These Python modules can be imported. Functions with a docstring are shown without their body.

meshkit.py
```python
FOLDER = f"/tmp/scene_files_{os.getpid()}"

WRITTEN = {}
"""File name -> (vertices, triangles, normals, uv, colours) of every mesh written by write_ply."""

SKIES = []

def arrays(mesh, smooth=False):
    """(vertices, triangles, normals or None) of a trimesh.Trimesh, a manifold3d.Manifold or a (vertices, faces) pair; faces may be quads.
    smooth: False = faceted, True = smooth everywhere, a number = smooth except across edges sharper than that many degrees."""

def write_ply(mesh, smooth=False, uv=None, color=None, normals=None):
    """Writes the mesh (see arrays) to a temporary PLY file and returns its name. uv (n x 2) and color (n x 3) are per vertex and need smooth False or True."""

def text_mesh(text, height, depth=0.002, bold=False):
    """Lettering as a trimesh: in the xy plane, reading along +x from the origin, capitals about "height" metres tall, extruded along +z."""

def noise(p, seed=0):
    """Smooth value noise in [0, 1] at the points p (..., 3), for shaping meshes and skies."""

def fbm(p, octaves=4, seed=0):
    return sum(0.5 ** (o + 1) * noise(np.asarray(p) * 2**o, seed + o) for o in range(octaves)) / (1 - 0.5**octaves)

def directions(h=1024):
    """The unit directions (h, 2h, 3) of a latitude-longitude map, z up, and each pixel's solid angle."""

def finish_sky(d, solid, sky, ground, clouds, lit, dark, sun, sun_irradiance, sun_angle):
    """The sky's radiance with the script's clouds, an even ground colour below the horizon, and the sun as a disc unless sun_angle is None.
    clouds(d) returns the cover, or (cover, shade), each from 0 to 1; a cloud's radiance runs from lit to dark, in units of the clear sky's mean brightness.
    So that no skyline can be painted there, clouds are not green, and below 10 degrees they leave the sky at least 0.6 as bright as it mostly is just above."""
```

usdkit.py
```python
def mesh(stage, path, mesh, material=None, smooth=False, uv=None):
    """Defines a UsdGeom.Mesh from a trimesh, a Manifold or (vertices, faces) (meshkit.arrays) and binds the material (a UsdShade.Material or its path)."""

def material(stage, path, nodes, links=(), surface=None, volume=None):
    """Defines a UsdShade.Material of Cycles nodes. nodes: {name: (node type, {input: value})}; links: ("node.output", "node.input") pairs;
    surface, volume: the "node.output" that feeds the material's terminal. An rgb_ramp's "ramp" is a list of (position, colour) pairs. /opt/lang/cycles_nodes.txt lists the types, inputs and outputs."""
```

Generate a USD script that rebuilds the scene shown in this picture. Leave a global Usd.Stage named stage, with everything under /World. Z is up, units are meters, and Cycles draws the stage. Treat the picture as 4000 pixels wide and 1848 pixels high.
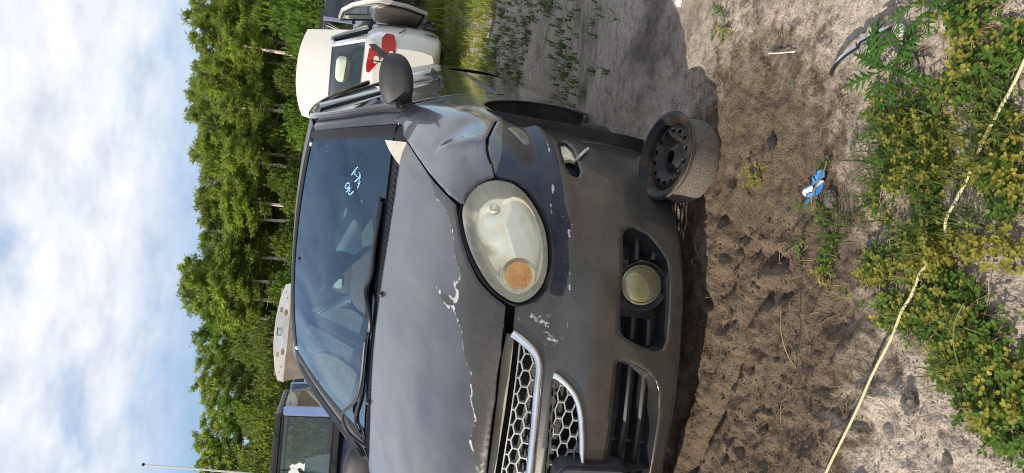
import math, random
import numpy as np, trimesh, usdkit, meshkit
from scipy.spatial import Delaunay, cKDTree
from shapely.geometry import Polygon, Point, LineString, MultiPolygon
from shapely.ops import unary_union
import shapely
from pxr import Usd, UsdGeom, UsdLux, UsdShade, Gf, Sdf, Vt

stage = Usd.Stage.CreateInMemory()
UsdGeom.SetStageUpAxis(stage, 'Z'); UsdGeom.SetStageMetersPerUnit(stage, 1.0)
UsdGeom.Xform.Define(stage, '/World'); UsdGeom.Scope.Define(stage, '/World/Looks')
PI = math.pi
# ------------------------------------------------------------------ camera (held sideways: the world's up is the picture's left)
EYE = np.array([0, 0, 1.27]); PITCH, ROLL, FPX = 0.25125, 0.08478, 2800.0
_ri, _up, FWD = np.array([1, 0, 0.]), np.array([0, math.sin(PITCH), math.cos(PITCH)]), np.array([0, math.cos(PITCH), -math.sin(PITCH)])
RIG = math.cos(ROLL) * _ri + math.sin(ROLL) * _up
UPV = -math.sin(ROLL) * _ri + math.cos(ROLL) * _up
cam = UsdGeom.Camera.Define(stage, '/World/camera')
cam.CreateHorizontalApertureAttr(36.0); cam.CreateVerticalApertureAttr(36.0 * 1848 / 4000); cam.CreateFocalLengthAttr(36.0 * FPX / 4000)
cam.CreateClippingRangeAttr(Gf.Vec2f(0.05, 5000))
_m = Gf.Matrix4d(*[*(-UPV), 0, *RIG, 0, *(-FWD), 0, *EYE, 1])
UsdGeom.Xformable(cam).AddTransformOp().Set(_m)
cam.CreateExposureAttr(0.6)
# ------------------------------------------------------------------ sun and sky
SUN_TO = np.array([-0.95, -0.31, 0.0]); SUN_EL = math.radians(30)
SUN_TO = SUN_TO / np.linalg.norm(SUN_TO) * math.cos(SUN_EL); SUN_TO[2] = math.sin(SUN_EL)
sun = UsdLux.DistantLight.Define(stage, '/World/sun')
sun.CreateIntensityAttr(1.25); sun.CreateAngleAttr(0.5); sun.CreateNormalizeAttr(True); sun.CreateColorAttr(Gf.Vec3f(1, 0.89, 0.74))
_sx = UsdGeom.Xformable(sun)
_sx.AddRotateZOp().Set(math.degrees(math.atan2(SUN_TO[0], -SUN_TO[1]))); _sx.AddRotateXOp().Set(90 - math.degrees(SUN_EL))
usdkit.material(stage, '/World/Looks/sky_look', {
    'tc': ('texture_coordinate', {}), 'sx': ('separate_xyz', {}),
    'zc': ('math', {'math_type': 'maximum', 'value2': 0.0}), 'za': ('math', {'math_type': 'add', 'value2': 0.26}),
    'dx': ('math', {'math_type': 'divide'}), 'dy': ('math', {'math_type': 'divide'}), 'cv': ('combine_xyz', {'z': 3.7}),
    'n1': ('noise_texture', {'scale': 3.3, 'detail': 6.0, 'roughness': 0.52, 'distortion': 0.25}),
    'n2': ('noise_texture', {'scale': 6.5, 'detail': 5.0, 'roughness': 0.55}),
    'cov': ('map_range', {'range_type': 'smoothstep', 'from_min': 0.14, 'from_max': 0.50, 'to_min': 0.0, 'to_max': 1.0, 'clamp': True}),
    'hz': ('map_range', {'range_type': 'smoothstep', 'from_min': 0.12, 'from_max': 0.27, 'to_min': 0.10, 'to_max': 1.0, 'clamp': True}),
    'hz2': ('map_range', {'range_type': 'smoothstep', 'from_min': 0.46, 'from_max': 0.80, 'to_min': 1.0, 'to_max': 0.5, 'clamp': True}),
    'mm': ('math', {'math_type': 'multiply'}), 'mm2': ('math', {'math_type': 'multiply'}), 'shade': ('rgb_ramp', {'ramp': [(0.30, (3.5, 3.75, 4.2)), (0.5, (4.5, 4.65, 4.95)), (0.70, (5.4, 5.4, 5.45))]}),
    'sky': ('sky_texture', {'sky_type': 'single_scattering', 'sun_disc': False, 'sun_elevation': SUN_EL, 'sun_rotation': math.atan2(SUN_TO[0], SUN_TO[1]), 'aerosol_density': 0.25, 'air_density': 1.0}),
    'mix': ('mix_color', {'use_clamp': False}), 'air': ('rgb_ramp', {'ramp': [(0.0, (.40, .47, .60)), (.12, (.48, .56, .70)), (.32, (.85, .92, 1.0)), (1.0, (1, 1, 1))]}), 'sa': ('mix_color', {'blend_type': 'multiply', 'fac': 1.0, 'use_clamp': False}), 'bg': ('background_shader', {'strength': 0.132})},
    [('tc.generated', 'sx.vector'), ('sx.z', 'zc.value1'), ('zc.value', 'za.value1'), ('sx.x', 'dx.value1'), ('za.value', 'dx.value2'), ('sx.y', 'dy.value1'), ('za.value', 'dy.value2'),
     ('dx.value', 'cv.x'), ('dy.value', 'cv.y'), ('cv.vector', 'n1.vector'), ('cv.vector', 'n2.vector'), ('n1.fac', 'cov.value'), ('zc.value', 'hz.value'), ('zc.value', 'hz2.value'),
     ('cov.result', 'mm.value1'), ('hz.result', 'mm.value2'), ('mm.value', 'mm2.value1'), ('hz2.result', 'mm2.value2'), ('n2.fac', 'shade.fac'), ('mm2.value', 'mix.fac'), ('zc.value', 'air.fac'), ('sky.color', 'sa.a'), ('air.color', 'sa.b'), ('sa.result', 'mix.a'), ('shade.color', 'mix.b'), ('mix.result', 'bg.color')], surface='bg.background')
dome = UsdLux.DomeLight.Define(stage, '/World/sky'); dome.CreateIntensityAttr(1.0)
UsdShade.MaterialBindingAPI.Apply(dome.GetPrim()).Bind(UsdShade.Material.Get(stage, '/World/Looks/sky_look'))
dome.GetPrim().SetCustomDataByKey('kind', 'structure')

# ------------------------------------------------------------------ materials
MATS = {}
def mat(name, col, rough=0.6, metal=0.0, var=0.0, vscale=8.0, col2=None, bump=0.0, bscale=60.0, coat=0.0, coat_r=0.08, spec=0.5, trans=0.0, detail=4.0, coords='object', rvar=0.0, lo=0.35, hi=0.65, rnd=0.0):
    """Procedural principled material: two colours mixed by noise, optional fine bump, roughness variation and per-copy brightness."""
    if name in MATS: return MATS[name]
    N = {'tc': ('texture_coordinate', {}), 'n': ('noise_texture', {'scale': vscale, 'detail': detail, 'roughness': 0.6}),
         'r': ('rgb_ramp', {'ramp': [(lo, tuple(np.array(col) * (1 - var))), (hi, tuple(col2) if col2 is not None else tuple(np.array(col) * (1 + var)))]}),
         'p': ('principled_bsdf', {'roughness': rough, 'metallic': metal, 'coat_weight': coat, 'coat_roughness': coat_r, 'specular_ior_level': spec, 'transmission_weight': trans})}
    src = 'tc.object'
    if coords == 'world': N['g'] = ('geometry', {}); src = 'g.position'
    L = [(src, 'n.vector'), ('n.fac', 'r.fac')]
    out = 'r.color'
    if rnd:
        N['oi'] = ('object_info', {}); N['rm'] = ('map_range', {'from_min': 0.0, 'from_max': 1.0, 'to_min': 1 - rnd, 'to_max': 1 + rnd}); N['hs'] = ('hsv', {'hue': 0.5, 'saturation': 1.0, 'fac': 1.0})
        L += [('oi.random', 'rm.value'), ('rm.result', 'hs.value'), (out, 'hs.color')]; out = 'hs.color'
    L.append((out, 'p.base_color'))
    if rvar:
        N['rr'] = ('map_range', {'from_min': 0.3, 'from_max': 0.7, 'to_min': max(0.02, rough - rvar), 'to_max': rough + rvar, 'clamp': True}); L += [('n.fac', 'rr.value'), ('rr.result', 'p.roughness')]
    if bump:
        N['bn'] = ('noise_texture', {'scale': bscale, 'detail': 5.0, 'roughness': 0.6}); N['b'] = ('bump', {'strength': 1.0, 'distance': bump})
        L += [(src, 'bn.vector'), ('bn.fac', 'b.height'), ('b.normal', 'p.normal')]
    MATS[name] = usdkit.material(stage, '/World/Looks/' + name, N, L, surface='p.BSDF')
    return MATS[name]
def glass(name, tint, refl=1.0, rough=0.0, haze=None, hazef=0.0, ior=1.62, rt=(1, 1, 1)):
    """Thin pane: lets sunlight through, mirrors by fresnel; haze = colour of a dull film on it."""
    N = {'t': ('transparent_bsdf', {'color': tint}), 'g': ('glossy_bsdf', {'color': (refl * rt[0], refl * rt[1], refl * rt[2]), 'roughness': rough}), 'f': ('fresnel', {'IOR': ior}), 'm': ('mix_closure', {})}
    L = [('f.fac', 'm.fac'), ('t.BSDF', 'm.closure1'), ('g.BSDF', 'm.closure2')]; out = 'm.closure'
    if haze is not None:
        N['d'] = ('diffuse_bsdf', {'color': haze}); N['tl'] = ('translucent_bsdf', {'color': haze}); N['dm'] = ('mix_closure', {'fac': 0.5})
        N['m1'] = ('mix_closure', {'fac': hazef}); N['tc'] = ('texture_coordinate', {}); N['n'] = ('noise_texture', {'scale': 9.0, 'detail': 5.0}); N['mr'] = ('map_range', {'from_min': 0.3, 'from_max': 0.7, 'to_min': hazef * 0.55, 'to_max': hazef * 1.4, 'clamp': True})
        L = [('d.BSDF', 'dm.closure1'), ('tl.BSDF', 'dm.closure2'), ('tc.object', 'n.vector'), ('n.fac', 'mr.value'), ('mr.result', 'm1.fac'), ('t.BSDF', 'm1.closure1'), ('dm.closure', 'm1.closure2'),
             ('f.fac', 'm.fac'), ('m1.closure', 'm.closure1'), ('g.BSDF', 'm.closure2')]
    MATS[name] = usdkit.material(stage, '/World/Looks/' + name, N, L, surface=out)
    return MATS[name]

# ------------------------------------------------------------------ scene-tree helpers
USED = {}
def path_for(name, parent):
    p = (str(parent.GetPath()) if parent is not None else '/World') + '/' + name
    k = USED.get(p, 0); USED[p] = k + 1
    return p if k == 0 else f'{p}_{k:03d}'
def tag(o, label=None, cat=None, group=None, kind=None):
    o = o.GetPrim() if hasattr(o, 'GetPrim') else o
    for k, v in (('label', label), ('category', cat), ('group', group), ('kind', kind)):
        if v: o.SetCustomDataByKey(k, v)
    return o
def thing(name, label=None, cat=None, loc=(0, 0, 0), rotz=0.0, group=None, kind=None, matrix=None, scale=None):
    x = UsdGeom.Xform.Define(stage, path_for(name, None))
    if matrix is not None: x.AddTransformOp().Set(matrix)
    else:
        x.AddTranslateOp().Set(Gf.Vec3d(*map(float, loc))); x.AddRotateZOp().Set(math.degrees(rotz))
        if scale is not None: x.AddScaleOp().Set(Gf.Vec3f(*((scale,) * 3 if np.ndim(scale) == 0 else scale)))
    return tag(x, label, cat, group, kind)
def copy_of(root, name, loc, rotz, scale, label, cat, group):
    x = thing(name, label, cat, loc, rotz, group, scale=scale)
    x.GetReferences().AddInternalReference(root.GetPath()); x.SetInstanceable(True)
    return x
def obj(name, m, material, parent=None, smooth=35, attrs=None, normals=None):
    """One Mesh prim; m: trimesh / Manifold / (v, f); attrs: {primvar: per-vertex floats} (then smooth must be True or False)."""
    p = path_for(name, parent)
    if isinstance(material, str): material = MATS[material]
    me = usdkit.mesh(stage, p, m, material, smooth=(True if attrs else smooth))
    if attrs:
        for k, a in attrs.items():
            UsdGeom.PrimvarsAPI(me).CreatePrimvar(k, Sdf.ValueTypeNames.FloatArray, 'vertex').Set(Vt.FloatArray.FromNumpy(np.asarray(a, np.float32)))
    return me.GetPrim()
cat_ = trimesh.util.concatenate
def T(m, loc=(0, 0, 0), rot=None):
    m = m.copy()
    if rot is not None: m.apply_transform(trimesh.transformations.euler_matrix(*rot))
    m.apply_translation(loc); return m
def box(size, loc=(0, 0, 0), rot=None, bev=0.0):
    if bev:
        s = np.array(size) / 2 - bev
        pts = []
        for sg in np.ndindex(2, 2, 2):
            c = (np.array(sg) * 2 - 1) * s
            for k in range(3):
                q = c.copy(); q[k] += (sg[k] * 2 - 1) * bev; pts.append(q)
        m = trimesh.convex.convex_hull(np.array(pts))
    else: m = trimesh.creation.box(size)
    return T(m, loc, rot)
def tube(pts, r, sides=8, closed=False, squash=None):
    """Sweep a circle (radius r or list) along a polyline."""
    p = np.asarray(pts, float); n = len(p); r = np.broadcast_to(np.asarray(r, float), (n,))
    t = np.gradient(p, axis=0) if not closed else np.roll(p, -1, 0) - np.roll(p, 1, 0)
    t /= np.linalg.norm(t, axis=1, keepdims=True) + 1e-12
    a = np.zeros_like(p); ref = np.array([0, 0, 1.]) if abs(t[0, 2]) < 0.9 else np.array([1., 0, 0])
    for i in range(n):
        ref = ref - t[i] * (ref @ t[i]); ref /= np.linalg.norm(ref) + 1e-12; a[i] = ref
    b = np.cross(t, a); th = np.arange(sides) * 2 * PI / sides
    sa, sb = squash or (1, 1)
    v = p[:, None] + r[:, None, None] * (sa * np.cos(th)[None, :, None] * a[:, None] + sb * np.sin(th)[None, :, None] * b[:, None])
    f = []
    rng = n if closed else n - 1
    for i in range(rng):
        for j in range(sides):
            i2, j2 = (i + 1) % n, (j + 1) % sides
            A, B, C, D = i * sides + j, i * sides + j2, i2 * sides + j2, i2 * sides + j
            f += [[A, B, C], [A, C, D]]
    v = v.reshape(-1, 3)
    if not closed:
        k = len(v); v = np.vstack([v, p[0], p[-1]])
        for j in range(sides): f += [[k, (j + 1) % sides, j], [k + 1, (n - 1) * sides + j, (n - 1) * sides + (j + 1) % sides]]
    return trimesh.Trimesh(v, np.array(f), process=False)
def spline(pts, n=40):
    from scipy.interpolate import CubicSpline
    p = np.asarray(pts, float); d = np.r_[0, np.cumsum(np.linalg.norm(np.diff(p, axis=0), axis=1))]
    return CubicSpline(d, p)(np.linspace(0, d[-1], n))
def grid(P):
    """Quad grid (a, b, 3) -> trimesh."""
    a, b = P.shape[:2]; i, j = np.meshgrid(np.arange(a - 1), np.arange(b - 1), indexing='ij'); q = i * b + j; q = q.ravel()
    return trimesh.Trimesh(P.reshape(-1, 3), np.vstack([np.stack([q, q + 1, q + b + 1], 1), np.stack([q, q + b + 1, q + b], 1)]), process=False)
def vnormals(v, f):
    n = np.zeros_like(v); fn = np.cross(v[f[:, 1]] - v[f[:, 0]], v[f[:, 2]] - v[f[:, 0]])
    for k in range(3): np.add.at(n, f[:, k], fn)
    return n / np.maximum(np.linalg.norm(n, axis=1, keepdims=True), 1e-12)
def solid(v, f, th):
    """Give a sheet thickness th behind its front face."""
    v, f = np.asarray(v), np.asarray(f); n = vnormals(v, f); k = len(v)
    e = np.sort(np.vstack([f[:, [0, 1]], f[:, [1, 2]], f[:, [2, 0]]]), axis=1); d = np.vstack([f[:, [0, 1]], f[:, [1, 2]], f[:, [2, 0]]])
    _, idx, cnt = np.unique(e, axis=0, return_index=True, return_counts=True)
    b = d[idx[cnt == 1]]
    walls = np.vstack([np.stack([b[:, 1], b[:, 0], b[:, 0] + k], 1), np.stack([b[:, 1], b[:, 0] + k, b[:, 1] + k], 1)])
    return np.vstack([v, v - n * th]), np.vstack([f, f[:, ::-1] + k, walls])
def mirror_y(m):
    v, f = np.array(m[0] if isinstance(m, tuple) else m.vertices), np.array(m[1] if isinstance(m, tuple) else m.faces)
    v = v * [1, -1, 1]
    return trimesh.Trimesh(v, f[:, ::-1], process=False)
def tri2d(poly, h):
    """Even triangulation of a shapely polygon (holes too) with spacing h."""
    poly = poly.buffer(0)
    if poly.geom_type != 'Polygon': poly = max(poly.geoms, key=lambda g: g.area)
    B = []
    for ring in [poly.exterior, *poly.interiors]:
        c = np.array(ring.coords)[:-1]; L = np.array(ring.coords)
        for a, b in zip(L[:-1], L[1:]):
            k = max(1, int(np.ceil(np.linalg.norm(b - a) / h))); B.append(a + (b - a) * (np.arange(k) / k)[:, None])
    B = np.vstack(B)
    x0, y0, x1, y1 = poly.bounds
    xs, ys = np.arange(x0, x1 + h, h), np.arange(y0, y1 + h, h * 0.866)
    g = np.stack(np.meshgrid(xs, ys), -1); g[1::2, :, 0] += h / 2; g = g.reshape(-1, 2)
    inner = poly.buffer(-h * 0.45)
    g = g[shapely.contains_xy(inner, g[:, 0], g[:, 1])]
    P = np.vstack([B, g]) if len(g) else B
    t = Delaunay(P).simplices
    c = P[t].mean(1); t = t[shapely.contains_xy(poly, c[:, 0], c[:, 1])]
    a = P[t]; ar = (a[:, 1, 0] - a[:, 0, 0]) * (a[:, 2, 1] - a[:, 0, 1]) - (a[:, 1, 1] - a[:, 0, 1]) * (a[:, 2, 0] - a[:, 0, 0])
    t = t[np.abs(ar) > 1e-14]; ar = ar[np.abs(ar) > 1e-14]; t[ar < 0] = t[ar < 0][:, ::-1]
    return P, t
def gaus(n, s, seed): return np.random.default_rng(seed).normal(0, s, n)
# picture points: full-size pixel (x, y) of the photograph -> viewing ray, used to measure where things stand
def ray(px, py): return RIG * (((1848 - py) - 924) / FPX) - UPV * ((px - 2000) / FPX) + FWD
def base_h(y):
    # a bank of sand under the nose of the car, falling away behind it
    t = np.clip((np.asarray(y, float) - 2.2) / 2.4, 0, 1); return .32 * (1 - t * t * (3 - 2 * t))
def on_ground(px, py, z=0.0):
    d = ray(px, py); h = .32
    for _ in range(12):
        P = EYE + d * ((h + z - EYE[2]) / d[2]); h = .5 * h + .5 * float(base_h(P[1]))
    return P
def at_y(px, py, Y):
    d = ray(px, py); return EYE + d * (Y / d[1])
def project(P):
    D = np.asarray(P, float) - EYE; z = D @ FWD
    return np.stack([2000 - FPX * (D @ UPV) / z, 1848 - (924 + FPX * (D @ RIG) / z)], -1)
# ================================================================== the dark sedan in front
CAR_T, CAR_YAW, CAR_P, CAR_R = np.array([-0.64418, 1.65094, 0.19612]), 3.40104, 0.06747, 0.0065
_B = np.array([[math.sin(CAR_YAW), -math.cos(CAR_YAW), 0], [math.cos(CAR_YAW), math.sin(CAR_YAW), 0], [0, 0, 1]])
_ry = np.array([[math.cos(CAR_P), 0, -math.sin(CAR_P)], [0, 1, 0], [math.sin(CAR_P), 0, math.cos(CAR_P)]])
_rx = np.array([[1, 0, 0], [0, math.cos(CAR_R), -math.sin(CAR_R)], [0, math.sin(CAR_R), math.cos(CAR_R)]])
QC = _B @ _ry @ _rx
def to_car(P): return (np.asarray(P) - CAR_T) @ QC
def from_car(P): return np.asarray(P) @ QC.T + CAR_T
OC = to_car(EYE)
def cray(px, py): return ray(px, py) @ QC
def on_plane(px, py, axis, val):
    d = cray(px, py); return OC + d * ((val - OC[axis]) / d[axis])
def proj_car(P): return project(from_car(P))
def crop(ox, oy, s): return lambda pts: [(ox + a / s, oy + b / s) for a, b in pts]
c1, c3, c4, c5, c6, cf = crop(1100, 400, 1.9833), crop(1500, 600, 1.7), crop(1800, 1150, 1.7044), crop(1450, 350, 2.6447), crop(2100, 350, 1.8307), crop(2380, 850, 2.1636)
c2, c7, c8 = crop(1100, 900, 1.2553), crop(1100, 0, 2.38), crop(1000, 1000, 1.404)
# ---- the skin of the nose and sides as one smooth implicit surface (x forward, y to the car's left, z up)
def lerp(z, zs, vs): return np.interp(z, zs, vs)
from scipy.interpolate import PchipInterpolator
_x0 = PchipInterpolator([0.0, .18, .24, .34, .42, .50, .56, .62, .68, .74, .82, 1.2], [-.06, -.025, -.01, 0.0, 0.0, -.015, -.045, -.07, -.10, -.16, -.30, -1.3])
_bw = PchipInterpolator([0.0, .15, .22, .32, .45, .60, .70, .80, .90, .97, 1.05, 1.3], [.80, .835, .855, .865, .870, .866, .852, .822, .784, .745, .68, .45])
_hc = PchipInterpolator([-5, -1.6, -1.28, -1.0, -.7, -.4, -.2, -.1, 0.05, .5], [1.10, 1.075, 1.015, .955, .885, .805, .735, .685, .60, .3])
def hood_z(x, y):
    y = np.abs(y); return _hc(x) - 0.055 * (y / .66) ** 2 - 0.10 * np.clip((y - .60) / .25, 0, 2) ** 2
def F(P):
    x, y, z = P[..., 0], np.abs(P[..., 1]), P[..., 2]
    zc = np.clip(z, 0, 1.25)
    e = np.clip((x + 1.0 - _x0(zc)) / 1.0, 0, None)
    g = (np.power(e, 2.3) * 1.0 + np.power(y / _bw(zc), 3.1)); w = (np.power(np.maximum(g, 1e-9), 1 / 2.4) - 1) * .8
    t = (z - hood_z(x, y)) * .95
    k = .035; h = np.clip(.5 + .5 * (w - t) / k, 0, 1)
    return t * (1 - h) + w * h + k * h * (1 - h)
def gradF(P):
    e = 1e-4; g = np.stack([F(P + np.eye(3)[i] * e) - F(P - np.eye(3)[i] * e) for i in range(3)], -1)
    return g / np.maximum(np.linalg.norm(g, axis=-1, keepdims=True), 1e-12)
def solve(O, D, ts, depth=0.0):
    """First sign change of F along O + D t from outside."""
    O, D = np.broadcast_to(O, D.shape), D
    depth = np.reshape(depth, (-1,)) if np.ndim(depth) else depth
    val = np.stack([F(O + D * t) + depth for t in ts], -1)
    sg = (val[..., :-1] > 0) & (val[..., 1:] <= 0)
    ok = sg.any(-1); i = sg.argmax(-1); a, b = ts[i], ts[i + 1]
    for _ in range(22):
        m = (a + b) / 2; o = F(O + D * m[..., None]) + depth > 0; a, b = np.where(o, m, a), np.where(o, b, m)
    return O + D * ((a + b) / 2)[..., None], ok
TS = np.linspace(0.9, 5.2, 430)
def hit(pts, depth=0.0):
    D = np.array([cray(*p) for p in pts]); P, ok = solve(OC[None], D, TS, depth)
    if not ok.all():
        good = np.where(ok)[0]
        for i in np.where(~ok)[0]: P[i] = P[good[np.argmin(np.abs(good - i))]]
    return P
# parametrisations of panels: 'nose' (turn about a post, height), 'wing' (along the car, turn about its length), 'top' (plan)
def to_par(P, kind):
    P = np.asarray(P)
    if kind == 'nose': return np.stack([np.arctan2(P[:, 1], P[:, 0] + 1.05) * .95, P[:, 2]], 1)
    if kind == 'wing': return np.stack([P[:, 0], np.arctan2(P[:, 2] - .45, P[:, 1] - .30) * .5], 1)
    return P[:, :2].copy()
def from_par(U, kind, off=0.0):
    if kind == 'nose':
        a = U[:, 0] / .95; O = np.stack([np.full(len(U), -1.05), np.zeros(len(U)), U[:, 1]], 1); D = -np.stack([np.cos(a), np.sin(a), 0 * a], 1); O, ts = O - D * 1.6, np.linspace(0, 1.6, 200)
    elif kind == 'wing':
        a = U[:, 1] / .5; O = np.stack([U[:, 0], np.full(len(U), .30), np.full(len(U), .45)], 1); D = -np.stack([0 * a, np.cos(a), np.sin(a)], 1); O, ts = O - D * 1.2, np.linspace(0, 1.2, 200)
    else:
        O = np.stack([U[:, 0], U[:, 1], np.full(len(U), 1.4)], 1); D = np.tile([0, 0, -1.], (len(U), 1)); ts = np.linspace(0, 1.3, 200)
    P, ok = solve(O, D, ts)
    if not ok.all():
        good = np.where(ok)[0]; tr = cKDTree(U[good]); _, j = tr.query(U[~ok]); P[~ok] = P[good[j]]
    if np.ndim(off) or off: P = P - gradF(P) * np.reshape(off, (-1, 1))
    return P
def par_poly(P3, kind): return Polygon(to_par(P3, kind)).buffer(0)
def panel(poly, kind, h, off=0.0, th=0.006, clip_y=True, fn=None):
    U, t = tri2d(poly, h); P = from_par(U, kind, off if not callable(off) else off(U))
    if fn is not None: P = fn(P)
    n = np.cross(P[t[:, 1]] - P[t[:, 0]], P[t[:, 2]] - P[t[:, 0]])
    if (n * gradF(P[t].mean(1))).sum() < 0: t = t[:, ::-1]
    return solid(P, t, th) if th else (P, t)
def halves(m, name, material, parent, attr=None):
    """A centre panel from its left half: cut at y = 0 and mirrored."""
    mm = trimesh.Trimesh(*m, process=False); mm = trimesh.intersections.slice_mesh_plane(mm, [0, 1, 0], [0, 0, 0])
    w = cat_([mm, mirror_y(mm)]); w.merge_vertices(digits_vertex=5)
    return obj(name, w, material, parent, smooth=40, attrs=attr(np.array(w.vertices)) if attr else None)
def line_dist(P2, L):
    """distance of 2-D points to a polyline."""
    g = LineString(L); return shapely.distance(shapely.points(P2), g)

car = thing('dark_sedan', 'dark grey sedan with peeling paint, clouded oval headlight and dented fender, in front', 'car',
            matrix=Gf.Matrix4d(*[*QC[:, 0], 0, *QC[:, 1], 0, *QC[:, 2], 0, *CAR_T, 1]))
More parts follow.
